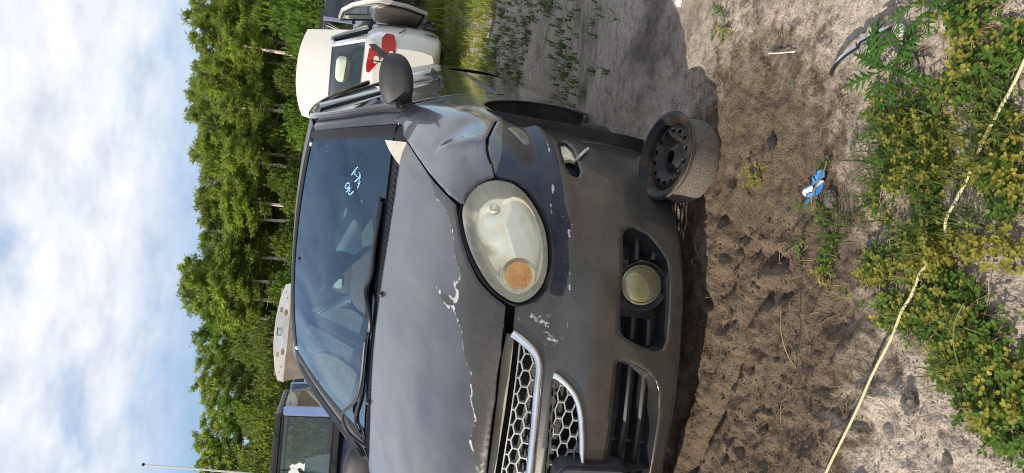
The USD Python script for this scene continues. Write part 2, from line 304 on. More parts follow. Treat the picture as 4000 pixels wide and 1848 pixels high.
# ---- paint
def paint(name, base, base2, bare, rough, rough2, coat, streak=(1.2, 1.2, 1.2), edge=(.36, .37, .395), flake=.25, nscale=5.0):
    """Weathered paint. primvar peel: 1 on the ragged lip of a clear-coat loss; primvar zone: 0..1 from sound to bare paint."""
    N = {'tc': ('texture_coordinate', {}), 'mp': ('mapping', {'scale': streak}), 'n': ('noise_texture', {'scale': nscale, 'detail': 6.0, 'roughness': .62}), 'r': ('rgb_ramp', {'ramp': [(.33, base), (.66, base2)]}),
         'az': ('attribute', {'attribute': 'zone'}), 'ap': ('attribute', {'attribute': 'peel'}), 'rn': ('noise_texture', {'scale': 34.0, 'detail': 6.0, 'roughness': .7}),
         'pz': ('math', {'math_type': 'multiply_add', 'value2': .55}), 'pe': ('math', {'math_type': 'add'}), 'em': ('map_range', {'from_min': .80, 'from_max': .84, 'to_min': 0., 'to_max': 1., 'clamp': True}),
         'zz': ('math', {'math_type': 'multiply_add', 'value2': .28, 'value3': -.14}), 'zs': ('math', {'math_type': 'add'}), 'zm': ('map_range', {'from_min': .46, 'from_max': .52, 'to_min': 0., 'to_max': 1., 'clamp': True}),
         'mz': ('mix_color', {'b': bare}), 'me': ('mix_color', {'b': edge}), 'rr': ('mix_float', {'a': rough, 'b': rough2}), 're': ('mix_float', {'b': .8}), 'cw': ('mix_float', {'a': coat, 'b': 0.0}),
         'dn': ('noise_texture', {'scale': 3.4, 'detail': 7.0, 'roughness': .7}), 'oz': ('separate_xyz', {}), 'zl': ('map_range', {'from_min': .18, 'from_max': .50, 'to_min': 1.35, 'to_max': .6, 'clamp': True}), 'dmul': ('math', {'math_type': 'multiply'}), 'dr': ('map_range', {'from_min': .42, 'from_max': .72, 'to_min': .02, 'to_max': .24, 'clamp': True}), 'md': ('mix_color', {'b': (.24, .21, .175)}),
         'sp': ('noise_texture', {'scale': 260.0, 'detail': 1.0}), 'spr': ('map_range', {'from_min': .70, 'from_max': .74, 'to_min': 0., 'to_max': .35, 'clamp': True}), 'ms': ('mix_color', {'b': (.3, .3, .31)}),
         'bn': ('noise_texture', {'scale': 140.0, 'detail': 3.0}), 'b': ('bump', {'distance': .0003, 'strength': .6}), 'mx': ('math', {'math_type': 'multiply', 'value2': .0012}), 'b2': ('bump', {'distance': 1.0, 'strength': 1.0}),
         'fl': ('math', {'math_type': 'multiply_add', 'value2': -flake, 'value3': flake}), 'p': ('principled_bsdf', {'coat_roughness': .07})}
    L = [('tc.object', 'mp.vector'), ('mp.vector', 'n.vector'), ('n.fac', 'r.fac'), ('tc.object', 'rn.vector'), ('rn.fac', 'pz.value1'), ('ap.fac', 'pz.value3'), ('pz.value', 'em.value'),
         ('rn.fac', 'zz.value1'), ('zz.value', 'zs.value1'), ('az.fac', 'zs.value2'), ('zs.value', 'zm.value'), ('zm.result', 'mz.fac'), ('r.color', 'mz.a'), ('em.result', 'me.fac'), ('mz.result', 'me.a'),
         ('zm.result', 'rr.fac'), ('em.result', 're.fac'), ('rr.result', 're.a'), ('zm.result', 'cw.fac'), ('tc.object', 'sp.vector'), ('sp.fac', 'spr.value'), ('spr.result', 'ms.fac'), ('tc.object', 'dn.vector'), ('dn.fac', 'dr.value'), ('tc.object', 'oz.vector'), ('oz.z', 'zl.value'), ('dr.result', 'dmul.value1'), ('zl.result', 'dmul.value2'), ('dmul.value', 'md.fac'), ('me.result', 'md.a'), ('md.result', 'ms.a'),
         ('tc.object', 'bn.vector'), ('bn.fac', 'b.height'), ('em.result', 'mx.value1'), ('mx.value', 'b2.height'), ('b.normal', 'b2.normal'), ('em.result', 'fl.value1'),
         ('ms.result', 'p.base_color'), ('re.result', 'p.roughness'), ('cw.result', 'p.coat_weight'), ('fl.value', 'p.metallic'), ('b2.normal', 'p.normal')]
    MATS[name] = usdkit.material(stage, '/World/Looks/' + name, N, L, surface='p.BSDF'); return MATS[name]
paint('hood_paint', (.034, .037, .046), (.060, .064, .075), (.040, .039, .038), .33, .29, .60, streak=(.5, 2.6, 1.5))
paint('fender_paint', (.020, .022, .032), (.030, .033, .045), (.11, .115, .14), .28, .5, 1.0, streak=(1, 1, 2))
paint('bumper_paint', (.050, .048, .045), (.074, .071, .067), (.018, .020, .030), .31, .20, .50, flake=.75)
paint('side_paint', (.012, .013, .015), (.018, .019, .021), (.1, .1, .12), .12, .5, 1.0)
mat('black_plastic', (.018, .018, .019), .40, var=.25, vscale=12, bump=.0004, bscale=220)
mat('soft_black', (.028, .029, .034), .62, var=.2, vscale=9, bump=.0006, bscale=500, col2=(.034, .036, .042))
mat('gap_black', (.006, .006, .007), .8)
mat('rubber', (.012, .012, .013), .5, var=.2, vscale=30)
mat('chrome', (.78, .80, .84), .07, metal=1.0, var=.08, vscale=14, rvar=.05)
mat('grille_mesh', (.22, .225, .22), .45, var=.2, vscale=20, col2=(.30, .31, .31))
mat('beam', (.33, .34, .29), .6, var=.25, vscale=9, col2=(.19, .15, .09))
mat('radiator', (.012, .011, .010), .5, var=.5, vscale=60, bump=.004, bscale=150)
mat('lamp_silver', (.97, .93, .80), .24, metal=.72, var=.04, vscale=9, col2=(.80, .79, .66))
mat('lamp_ring', (.42, .41, .35), .35, var=.2, vscale=18)
mat('amber', (1.0, .34, .01), .25, var=.25, vscale=16, col2=(1.0, .50, .05), coat=.8)
mat('tape', (.62, .57, .50), .75, var=.12, vscale=25, bump=.0006, bscale=90)
mat('tan_foam', (.60, .55, .42), .8, var=.25, vscale=40)
mat('plate_silver', (.62, .62, .57), .5, var=.12, vscale=22)
mat('grey_cloth', (.15, .145, .145), .95, var=.25, vscale=60, bump=.001, bscale=300)
mat('brown_cloth', (.20, .13, .105), .95, var=.2, vscale=60, bump=.001, bscale=300)
mat('dash_grey', (.06, .07, .08), .8, var=.2, vscale=20, bump=.0008, bscale=400)
mat('pale_trim', (.46, .50, .50), .7, var=.15, vscale=6)
mat('white_label', (.75, .76, .72), .6, var=.06, vscale=30)
mat('blue_chalk', (.35, .62, .85), .8)
mat('wire', (.45, .45, .44), .5)
mat('underbody', (.015, .0145, .014), .85, var=.5, vscale=7, bump=.002, bscale=60, col2=(.035, .028, .022))
glass('windshield_glass', (.55, .80, .92), ior=2.2, rt=(.62, .88, 1.15)); glass('side_glass', (.58, .64, .62), ior=1.8); glass('lens_clear', (.99, .98, .94), haze=(.95, .88, .66), hazef=.05, ior=1.5)
glass('fog_lens', (.6, .58, .42), haze=(.62, .56, .33), hazef=.35)

# ---- traced outlines (photograph pixels)
HL_OUT = c3([(760, 160), (860, 180), (955, 250), (1040, 365), (1100, 500), (1128, 640), (1122, 790), (1085, 905), (1010, 985), (910, 1015), (810, 985), (720, 925), (640, 830), (570, 700), (520, 560), (497, 430), (520, 335), (545, 270), (610, 210), (690, 172)])
HL_LENS = c3([(760, 178), (850, 198), (935, 265), (1010, 370), (1062, 490), (1085, 620), (1085, 750), (1050, 870), (985, 950), (890, 988), (800, 955), (720, 890), (650, 795), (590, 680), (545, 550), (523, 430), (530, 330), (565, 262), (630, 208), (700, 182)])
HL_REF = c3([(800, 280), (880, 285), (960, 350), (1020, 470), (1050, 600), (1052, 720), (1030, 820), (990, 885), (920, 930), (850, 925), (790, 880), (745, 815), (690, 720), (640, 610), (615, 500), (620, 400), (660, 325), (720, 290)])
FENDER = c5([(190, 285), (320, 365), (337, 480), (400, 565), (500, 722), (600, 862), (700, 975), (800, 1085), (925, 1178)]) + c3([(525, 325), (548, 262), (612, 200), (695, 163), (730, 155)]) + c5([(1262, 860), (1240, 760), (1215, 700), (1197, 610), (1205, 515), (1252, 405), (1300, 318)])
BUMPER_TOP = c5([(1312, 318), (1262, 408), (1216, 518), (1208, 606), (1226, 700), (1252, 765), (1276, 862), (1290, 890)]) + HL_OUT[0:10] + c4([(362, 82), (352, 200), (350, 262)]) + [(2070, 1355), (2108, 1402), (2097, 1561), (2074, 1848), (2058, 2000), (2050, 2100)]
BUMPER_BOT = [(2560, 2100), (2586, 1848), (2618, 1680), (2645, 1502), (2660, 1300), (2668, 1150), (2668, 1056), (2655, 930), (2640, 838), (2602, 710), (2564, 634), (2493, 585), (2428, 574), (2362, 556), (2302, 549), (2269, 532), (2220, 516), (2155, 508), (2127, 508), (2040, 489), (1968, 459)]
LOWER_G = [(2166, 1466), (2184, 1478), (2213, 1502), (2252, 1555), (2268, 1619), (2273, 1700), (2275, 1772), (2270, 1900), (2262, 2060), (2110, 2060), (2127, 1848), (2143, 1640), (2156, 1490)]
INTAKE = [(2404, 1426), (2412, 1413), (2434, 1408), (2475, 1420), (2528, 1452), (2562, 1490), (2574, 1530), (2572, 1619), (2556, 1740), (2538, 1848), (2515, 2060), (2335, 2060), (2360, 1848), (2369, 1766), (2393, 1561)]
FOG = cf([(110, 150), (125, 105), (160, 88), (210, 85), (320, 140), (420, 250), (490, 360), (512, 480), (512, 640), (505, 800), (483, 1050), (450, 1120), (380, 1135), (250, 1092), (120, 1012), (80, 950), (88, 700), (105, 350)])
TOWCAP = c5([(1950, 552), (1985, 545), (2020, 550), (2090, 620), (2140, 750), (2168, 850), (2142, 912), (2080, 900), (2010, 830), (1960, 680), (1938, 600)])
HOOD = [(1560, 640), (1572, 585), (1590, 558)] + c5([(420, 625), (520, 780), (600, 905), (700, 1020), (800, 1125), (900, 1220)]) + c3([(472, 335), (482, 430), (505, 560), (550, 700), (625, 850), (700, 930), (770, 985), (806, 1015), (795, 1190)]) + c4([(285, 200), (262, 400), (225, 700), (190, 950), (165, 1190)]) + [(1885, 2000), (1870, 2150)]
# ---- hood: left half traced, right half mirrored
hp = hit(HOOD)
hp_c = []
rear = [np.array([x, y, 0]) for y, x in ((-.02, -.952), (.13, -.953), (.26, -.956), (.38, -.968), (.50, -.997), (.58, -1.03))]
hood_pts = np.vstack([hp[:, :2], [[hp[-1, 0] , -.05]], [[q[0], q[1]] for q in rear]])
hood_poly = Polygon(hood_pts).buffer(0)
def peel_line(pts, n=1): return hit(pts)
HP = peel_line(c3([(352, 300), (400, 350), (440, 440), (465, 560), (470, 690), (510, 790), (500, 850), (460, 850), (490, 930), (480, 975), (400, 930), (345, 880), (385, 980), (430, 1020), (460, 1020), (490, 1110), (520, 1190)]) + c4([(0, 230), (30, 430), (70, 520), (68, 700), (100, 830), (62, 970), (95, 1100), (125, 1190)]) + [(1890 - 20, 1990)])
_hz = Polygon(np.vstack([HP[:, :2], hp[::-1][:20, :2]])).buffer(0)
def hood_attr(V):
    P2 = np.stack([V[:, 0], np.abs(V[:, 1])], 1)
    d = line_dist(P2, HP[:, :2]); dz = shapely.distance(shapely.points(P2), _hz.boundary); ins = shapely.contains_xy(_hz, P2[:, 0], P2[:, 1])
    tip = np.exp(-(np.linalg.norm(P2 - HP[9, :2], axis=1) / .035) ** 2) * .25
    return {'peel': np.clip(.605 - d / .0085 * .25 + tip * .6, 0, 1), 'zone': np.clip(.5 + np.where(ins, dz, -dz) / .05, 0, 1)}
m = panel(hood_poly, 'top', .011, th=.007); halves(m, 'hood', 'hood_paint', car, hood_attr)
# pale corner of the bonnet, bent up over the glass
_tt = [on_plane(1503, 546, 0, -1.135), *hit([(1588, 556), (1578, 600), (1560, 645)])]
_tg = np.array([[_tt[0] * (1 - a) + (_tt[1] * (1 - b) + _tt[3] * b) * a + np.array([0, 0, .006]) * math.sin(PI * a) for b in np.linspace(0, 1, 7)] for a in np.linspace(0.02, 1, 9)])
_g = grid(_tg); _g = _g if _g.face_normals[:, 2].mean() > 0 else (_g.invert() or _g)
obj('bent_hood_corner', solid(_g.vertices, _g.faces, .004), 'tape', car)
# ---- fender (left, then mirrored)
fp = hit(FENDER)
ARCH_C, ARCH_R = (-.94, .285), .37
side_tail = np.array([[-1.38, .84, .30], [-1.38, .84, .22], [-1.30, .83, .17]])
fpar = to_par(fp, 'wing')
wx = lambda x, z: to_par(np.array([[x, _bw(z), z]]), 'wing')[0]
low = [wx(-.52, .60), wx(-.56, .30), wx(-.56, .2), wx(-1.30, .19), wx(-1.42, .19), wx(-1.42, .35), wx(-1.42, .50), wx(-1.42, .65), wx(-1.41, .80), wx(-1.40, .90)]
tail = np.array(low)
fend = Polygon(np.vstack([fpar, tail])).buffer(0)
arch = [wx(ARCH_C[0] + ARCH_R * math.cos(a), ARCH_C[1] + ARCH_R * math.sin(a)) for a in np.linspace(-.35, PI + .35, 40)]
arch_poly = Polygon(arch).buffer(0)
fend = fend.difference(LineString(fpar[15:]).buffer(.0045)); fend = max(fend.geoms, key=lambda g_: g_.area) if fend.geom_type != 'Polygon' else fend
fend = fend.difference(arch_poly).difference(Polygon([wx(-.2, .66 - .02), wx(-.2, .0), wx(-.90, .0), wx(-.90, .55)]).buffer(0) if False else Polygon())
if fend.geom_type != 'Polygon': fend = max(fend.geoms, key=lambda g: g.area)
DA, DB = hit([(1715, 573)])[0], hit([(1900, 552)])[0]; DC = hit([(1790, 500)])[0]
def dent(P):
    n = gradF(P); s = ((P - DA) @ (DB - DA)) / ((DB - DA) @ (DB - DA)); d = np.linalg.norm(P - (DA + np.clip(s, 0, 1)[:, None] * (DB - DA)), axis=1)
    amp = np.clip(s * 3 + .15, 0, 1) * np.clip((1.25 - s) * 2.0, 0, 1)
    ridge = .017 * amp * np.exp(-np.abs(d) / .013)
    bowl = -.012 * np.exp(-(np.linalg.norm(P - DC, axis=1) / .075) ** 2)
    ripple = .005 * np.exp(-(np.linalg.norm(P - hit_arch, axis=1) / .10) ** 2) * np.sin(P[:, 2] * 60 + P[:, 0] * 20)
    wob = (meshkit.fbm(P * 7, 2, 5) - .5) * .003
    return P + n * (ridge + bowl + ripple + wob)[:, None]
hit_arch = hit([(1850, 440)])[0]
FPZ = hit(c5([(340, 480), (345, 380), (420, 340), (450, 420), (430, 520)]))
def fend_attr(V):
    d = np.linalg.norm(V - FPZ.mean(0), axis=1)
    up = np.clip((V[:, 2] - .80) / .12, 0, 1) * np.clip((V[:, 0] + 1.35) / .2, 0, 1)
    return {'peel': np.clip(.45 - np.abs(d - .05) / .03 * .2, 0, 1), 'zone': np.clip(.44 * up + np.where(d < .05, .5, 0), 0, 1)}
fm = panel(fend, 'wing', .012, th=.006, fn=dent)
obj('fender', fm, 'fender_paint', car, attrs=fend_attr(fm[0]))
mm = mirror_y(panel(fend, 'wing', .02, th=.006)); obj('fender', mm, 'fender_paint', car, attrs=fend_attr(np.array(mm.vertices) * [1, -1, 1]))
# ---- bumper
bt, bb = hit(BUMPER_TOP), hit(BUMPER_BOT)
bpar = to_par(np.vstack([bt, bb]), 'nose')
bpoly = Polygon(bpar).buffer(0)
lg, itk, fog, tow = [par_poly(hit(o), 'nose') for o in (LOWER_G, INTAKE, FOG, TOWCAP)]
bpoly = bpoly.difference(unary_union([lg, itk, fog, tow]))
if bpoly.geom_type != 'Polygon': bpoly = max(bpoly.geoms, key=lambda g: g.area)
BL = hit(c5([(1800, 560), (1830, 640), (1850, 760), (1875, 900)]) + c3([(1110, 395), (1150, 400), (1210, 440), (1240, 480), (1215, 545), (1250, 590), (1215, 650), (1208, 740), (1250, 830), (1230, 900), (1245, 960), (1240, 1050), (1210, 1170)]) + c4([(705, 240), (640, 325), (590, 270), (575, 300)]))
BZ = par_poly(hit(c4([(362, 90), (352, 265), (430, 330), (520, 345), (600, 380), (660, 320), (640, 200), (610, 90)])), 'nose')
BU = par_poly(hit([(1960, 440), (1960, 600), (1935, 690), (2065, 753), (2153, 906), (2160, 1071), (2140, 1150), (2200, 1160), (2222, 1050), (2215, 930), (2225, 880), (2200, 800), (2185, 680), (2160, 580), (2120, 500)]), 'nose')
BLp = to_par(BL, 'nose')
def bump_attr(V):
    U = to_par(V * [1, 0, 1] + np.abs(V) * [0, 1, 0], 'nose'); d = line_dist(U, BLp)
    dz = shapely.distance(shapely.points(U), BU.boundary); ins = shapely.contains_xy(BU, U[:, 0], U[:, 1])
    pz = shapely.distance(shapely.points(U), BZ.boundary); pin = shapely.contains_xy(BZ, U[:, 0], U[:, 1])
    peel = np.clip(.60 - d / .0075 * .25, 0, 1)
    peel = np.maximum(peel, np.where(pin, .50, 0))
    return {'peel': peel, 'zone': np.clip(.5 + np.where(ins, dz, -dz) / .05, 0, 1)}
CRS = to_par(hit([(2100, 500), (2165, 600), (2205, 760), (2222, 880), (2222, 1000), (2215, 1150), (2200, 1300)]), 'nose')
def crease(P):
    U = to_par(P, 'nose'); d = line_dist(U, CRS); w = np.clip((U[:, 0] - .42) / .3, 0, 1)
    return P + gradF(P) * (.012 * w * np.exp(-(d / .028) ** 2))[:, None]
m = panel(bpoly, 'nose', .011, th=.006, fn=crease); halves(m, 'front_bumper', 'bumper_paint', car, bump_attr)
def lipped(poly, kind, depth, name, material, inset=.006, parent=car, mirror=True, h=.02):
    """A recessed wall running round an opening, from the skin inward."""
    ring = np.array(poly.exterior.coords)[:-1]
    R = []
    for a, b in zip(ring, np.roll(ring, -1, 0)):
        k = max(1, int(np.linalg.norm(b - a) / h)); R += [a + (b - a) * i / k for i in range(k)]
    R = np.array(R); c = R.mean(0)
    rows = [from_par(R, kind, .001), from_par(c + (R - c) * .985, kind, depth * .4), from_par(c + (R - c) * .95, kind, depth)]
    G = np.stack([np.vstack([r, r[:1]]) for r in rows], 1); g = grid(G)
    n = np.cross(G[1, 0] - G[0, 0], G[0, 1] - G[0, 0])
    if n @ (from_par(c[None], kind)[0] - G[0, 0]) < 0: g.invert()
    v, f = solid(g.vertices, g.faces, .002)
    w = trimesh.Trimesh(v, f, process=False)
    obj(name, w, material, parent)
    if mirror: obj(name, mirror_y(w), material, parent)
# dark inner shell behind every gap
def obj2(name, m, material, parent=None, smooth=35):
    """A piece and its mirror image on the car's other side."""
    m = trimesh.Trimesh(*m, process=False) if isinstance(m, tuple) else m
    a = obj(name, m, material, parent, smooth); b = obj(name, mirror_y(m), material, parent, smooth)
    return a, b
def patch_px(poly, h, depth, th=.003):
    """A traced area laid at some depth under the skin."""
    U, t = tri2d(Polygon(poly).buffer(0), h); P = hit(U, depth(U) if callable(depth) else depth)
    n = np.cross(P[t[:, 1]] - P[t[:, 0]], P[t[:, 2]] - P[t[:, 0]])
    if (n * gradF(P[t].mean(1))).sum() < 0: t = t[:, ::-1]
    return trimesh.Trimesh(*(solid(P, t, th) if th else (P, t)), process=False)
def resample(poly, n):
    c = np.array(list(poly) + [poly[0]], float); d = np.r_[0, np.cumsum(np.linalg.norm(np.diff(c, axis=0), axis=1))]; s = np.linspace(0, d[-1], n + 1)[:-1]
    return np.stack([np.interp(s, d, c[:, 0]), np.interp(s, d, c[:, 1])], 1)
def smooth_loop(poly, n):
    from scipy.interpolate import CubicSpline
    c = np.array(list(poly) + [poly[0]], float); d = np.r_[0, np.cumsum(np.linalg.norm(np.diff(c, axis=0), axis=1))]
    return CubicSpline(d, c, bc_type='periodic')(np.linspace(0, d[-1], n + 1)[:-1])
def ring_px(A, B, dA, dB, n=120, k=5, ripple=0.0, waves=0, th=.002):
    """A band between two loops, from depth dA to dB, optionally fluted."""
    A, B = smooth_loop(A, n), smooth_loop(B, n)
    B = np.roll(B, -np.argmin(np.linalg.norm(B - A[0], axis=1)), 0)
    rows = []
    for i in range(k + 1):
        a = i / k; d = dA + (dB - dA) * a + (ripple * np.sin(np.arange(n) / n * waves * 2 * PI) * math.sin(PI * min(1, a * 1.2)) if ripple else 0)
        r = hit(A * (1 - a) + B * a, np.broadcast_to(d, (n,))); rows.append(np.vstack([r, r[:1]]))
    g = grid(np.stack(rows, 1)); 
    if (g.face_normals * gradF(np.array(g.triangles_center))).sum() < 0: g.invert()
    return trimesh.Trimesh(*solid(g.vertices, g.faces, th), process=False) if th else g
def smooth_poly(p, n=120): return Polygon(smooth_loop(p, n)).buffer(0)
# ---------------- headlights
hc, hr = np.array([2026., 1076.]), 60.0
bucket = cat_([ring_px(HL_OUT, HL_LENS, .004, .018, 160, 4), ring_px(HL_OUT, [tuple(q) for q in (np.array(HL_LENS) - np.mean(HL_LENS, 0)) * .97 + np.mean(HL_LENS, 0)], .012, .11, 90, 4)])
ha, hb = obj2('headlight', bucket, 'gap_black', car)
def both(name, m, material, smooth=35, pa=None, pb=None):
    obj(name, m, material, pa if pa is not None else ha, smooth); obj(name, mirror_y(m), material, pb if pb is not None else hb, smooth)
HLc = np.mean(HL_REF, 0); _ref = smooth_poly(HL_REF)
def refl_depth(U):
    d = shapely.distance(shapely.points(U), _ref.boundary); b = np.clip(d / 135., 0, 1)
    lump = (meshkit.fbm(np.c_[U / 120., 0 * U[:, 0]], 2, 3) - .5) * .013 * np.clip(d / 30, 0, 1)
    return .034 + .050 * b ** .75 + lump
both('fluted_ring', ring_px(HL_LENS, HL_REF, .012, .034, 720, 6, .0016, 150, 0), 'lamp_ring', 60)
both('reflector', patch_px(smooth_loop(HL_REF, 140), 8, refl_depth, .002), 'lamp_silver', 60)
an = np.linspace(0, 2 * PI, 65)[:-1]
circ = lambda c, r: np.stack([c[0] + r * np.cos(an), c[1] + r * 1.02 * np.sin(an)], 1)
both('signal_ring', ring_px(circ(hc, 68), circ(hc, 50), .018, .036, 64, 3), 'lamp_silver', 50)
both('turn_signal', patch_px(circ(hc, 52), 7, lambda U: .036 - .020 * np.sqrt(np.clip(1 - (np.linalg.norm(U - hc, axis=1) / 60) ** 2, 0, 1)) + .0022 * np.sin(np.linalg.norm(U - hc, axis=1) * .55), .002), 'amber', 60)
bm = hit([c3([(735, 370)])[0]], .055)[0]
both('bulb', T(trimesh.creation.icosphere(2, .016), bm), 'lamp_silver')
_ln = smooth_poly(HL_LENS)
both('lens', patch_px(smooth_loop(HL_LENS, 160), 14, lambda U: .006 - .010 * np.clip(shapely.distance(shapely.points(U), _ln.boundary) / 120, 0, 1) ** .6, 0), 'lens_clear', 60)
# ---------------- black packing behind the gaps
gap = hit(FENDER[1:10], .03); gp = to_par(gap, 'wing')
gp_poly = LineString(gp).buffer(.045); obj2('inner_fender', panel(gp_poly, 'wing', .02, off=.022, th=.004), 'gap_black', car)
seam = LineString(to_par(hit(FENDER[15:]), 'wing')).buffer(.05); obj2('bumper_bracket', panel(seam, 'wing', .02, off=.016, th=.004), 'gap_black', car)
# ---------------- honeycomb grilles
def honeycomb(poly, kind, off, pitch_u, pitch_v, web, name, material, th=.012):
    """Perforated sheet with pointed hexagons lying sideways."""
    x0, y0, x1, y1 = poly.bounds; holes = []
    W, Hh = pitch_u, pitch_v
    j = 0; v = y0 - Hh
    while v < y1 + Hh:
        u = x0 - W + (W / 2 if j % 2 else 0)
        while u < x1 + W:
            a_, h_ = W / 2 - web / 2, Hh / 3 - web * .28; hx = Polygon([(u - a_, v - h_), (u, v - Hh * 2 / 3 + web * .58), (u + a_, v - h_), (u + a_, v + h_), (u, v + Hh * 2 / 3 - web * .58), (u - a_, v + h_)])
            hx = hx.intersection(poly.buffer(-web * .8))
            if hx.area > (W * Hh) * .12 and hx.geom_type == 'Polygon': holes.append(hx.buffer(.0035).buffer(-.0035) if False else hx)
            u += W
        v += Hh; j += 1
    sheet = poly.difference(unary_union(holes))
    if sheet.geom_type != 'Polygon': sheet = max(sheet.geoms, key=lambda g: g.area)
    v_, f_ = panel(sheet, kind, .007, off=off, th=th)
    return trimesh.Trimesh(v_, f_, process=False)
def sym(m, name, material, parent=car, smooth=35):
    mm = trimesh.intersections.slice_mesh_plane(m, [0, 1, 0], [0, -0.0, 0]); w = cat_([mm, mirror_y(mm)]); w.merge_vertices(digits_vertex=5)
    return obj(name, w, material, parent, smooth)
UG = c4([(352, 275), (400, 330), (470, 380), (500, 440), (492, 560), (480, 700), (462, 900), (445, 1190)]) + [(2045, 2080), (1895, 2080)] + c4([(228, 1190), (258, 1000), (290, 800), (318, 600), (340, 420)])
ug = par_poly(hit(UG, .03), 'nose')
gr = sym(honeycomb(ug, 'nose', .034, .0405, .0215, .0034, 'upper', 'grille_mesh', .014), 'upper_grille', 'grille_mesh')
BEAM = c4([(345, 262), (352, 300), (340, 420), (318, 600), (290, 800), (258, 1000), (228, 1190)]) + [(1895, 2080), (1868, 2080)] + c4([(182, 1190), (212, 950), (248, 650), (272, 420), (305, 262)])
sym(patch_px(BEAM, 14, .036, .004), 'grille_beam', 'beam')
lgp = par_poly(hit(LOWER_G, .016), 'nose').buffer(.004)
sym(honeycomb(lgp, 'nose', .02, .0385, .0215, .0032, 'lower', 'grille_mesh', .012), 'lower_grille', 'grille_mesh')
rad = patch_px([(1880, 1230), (2005, 1290), (2120, 1400), (2300, 1440), (2320, 2100), (1860, 2100)], 30, lambda U: np.full(len(U), .11), .01)
sym(rad, 'radiator', 'radiator')
def trim(pts, r, name, depth=-.002, squash=(1, 1), n=60):
    P = spline(hit(pts, depth), n); t_ = tube(P, r, 12, squash=squash); 
    return sym(t_, name, 'chrome', smooth=60)
trim([(2003, 1303), (2030, 1320), (2068, 1352), (2096, 1385), (2107, 1420), (2103, 1500), (2093, 1620), (2079, 1760), (2070, 1848), (2056, 2000), (2051, 2080)], .0105, 'grille_chrome', squash=(1.15, 1.0))
trim([(2164, 1466), (2184, 1476), (2213, 1500), (2243, 1538), (2262, 1585), (2271, 1650), (2274, 1740), (2272, 1848), (2266, 2000), (2262, 2080)], .0085, 'grille_chrome')
lp = lambda poly, name, depth: lipped(par_poly(hit(poly), 'nose'), 'nose', depth, name, 'black_plastic')
# ---------------- lower intake: lip, two wide slats and upright struts, open behind
lp(INTAKE, 'intake_lip', .05)
def slat_px(pts, r, name, depth=.03, material='black_plastic', deep=.045, par=None):
    """A blade: bright front edge with a web running back from it."""
    P = spline(hit(pts, depth), 24); n = gradF(P); rows = np.stack([P + np.array([0, 0, r]), P + n * .004, P - np.array([0, 0, r]), P - n * deep - np.array([0, 0, r * .6]), P - n * deep + np.array([0, 0, r * .6]), P + np.array([0, 0, r])], 1)
    g = grid(rows); g.fix_normals(); return g
for s_ in ([(2462, 1424), (2450, 1560), (2437, 1680), (2420, 1772), (2410, 1848), (2392, 2060)], [(2518, 1452), (2508, 1560), (2492, 1700), (2478, 1790), (2470, 1848), (2452, 2060)]):
    sym(slat_px(s_, .006, 'intake_slat'), 'intake_slat', 'black_plastic', smooth=50)
for s_ in ([(2378, 1714), (2400, 1714)], [(2432, 1718), (2460, 1721)], [(2488, 1724), (2528, 1730)]):
    P = hit(s_, .034); obj2('intake_strut', tube(np.linspace(P[0], P[1], 4), .005, 6), 'black_plastic', car)
# ---------------- fog lamps in their pockets
lp(FOG, 'fog_pocket', .055)
fc = np.array(cf([(268, 570)])[0]); fr = 76.
fb = patch_px(circ(fc + [6, 4], 92), 12, lambda U: .02 + .03 * np.clip(1.15 - np.linalg.norm(U - fc, axis=1) / 92, 0, 1), .004)
fa, fb2 = obj2('fog_lamp', cat_([fb, ring_px(circ(fc + [6, 4], 93), circ(fc + [4, 3], 78), .016, .03, 64, 3)]), 'soft_black', car)
both('bezel', ring_px(circ(fc, 77), circ(fc, 70), .008, .006, 64, 2), 'fog_lens', 50, fa, fb2)
both('lens', patch_px(circ(fc, 72), 8, lambda U: .012 - .014 * np.sqrt(np.clip(1 - (np.linalg.norm(U - fc, axis=1) / 74) ** 2, 0, 1)), .004), 'fog_lens', 60, fa, fb2)
both('reflector', patch_px(circ(fc, 66), 9, .03, .002), 'lamp_silver', 60, fa, fb2)
for s_ in (cf([(232, 112), (236, 200), (232, 360)]), cf([(372, 225), (378, 290), (372, 362)]), cf([(205, 845), (202, 930), (190, 1028)]), cf([(336, 862), (334, 960), (325, 1082)])):
    obj2('fog_fin', slat_px(s_, .0055, 'fog_fin', .022, deep=.05), 'black_plastic', car)
obj2('fog_backing', patch_px(cf([(120, 160), (205, 100), (300, 150), (360, 230), (380, 360), (120, 360)]), 16, .06, .004), 'gap_black', car)
obj2('fog_backing', patch_px(cf([(95, 830), (330, 860), (330, 1090), (230, 1070), (110, 985)]), 16, .06, .004), 'gap_black', car)
# ---------------- tow-hook opening with its loose cover stub and a wire tie
lp(TOWCAP, 'tow_opening', .03)
obj('tow_cover', patch_px(c5([(1952, 575), (2020, 572), (2075, 640), (2108, 745), (2050, 720), (1992, 735), (1968, 660)]), 6, .012, .01), 'tan_foam', car)
obj('tow_backing', patch_px(c5([(1955, 560), (2080, 620), (2160, 850), (2130, 905), (2015, 830)]), 12, .04, .003), 'gap_black', car)
wp = hit(c5([(2090, 755), (2150, 700), (2200, 650), (2247, 612)]), np.array([.012, -.006, -.010, -.008])); wq = hit(c5([(2095, 745), (2160, 670), (2210, 625), (2240, 600)]), np.array([.012, -.008, -.006, -.004]))
obj('zip_tie', cat_([tube(spline(wp, 16), .0028, 6), tube(spline(wq, 16), .0022, 6)]), 'wire', car)
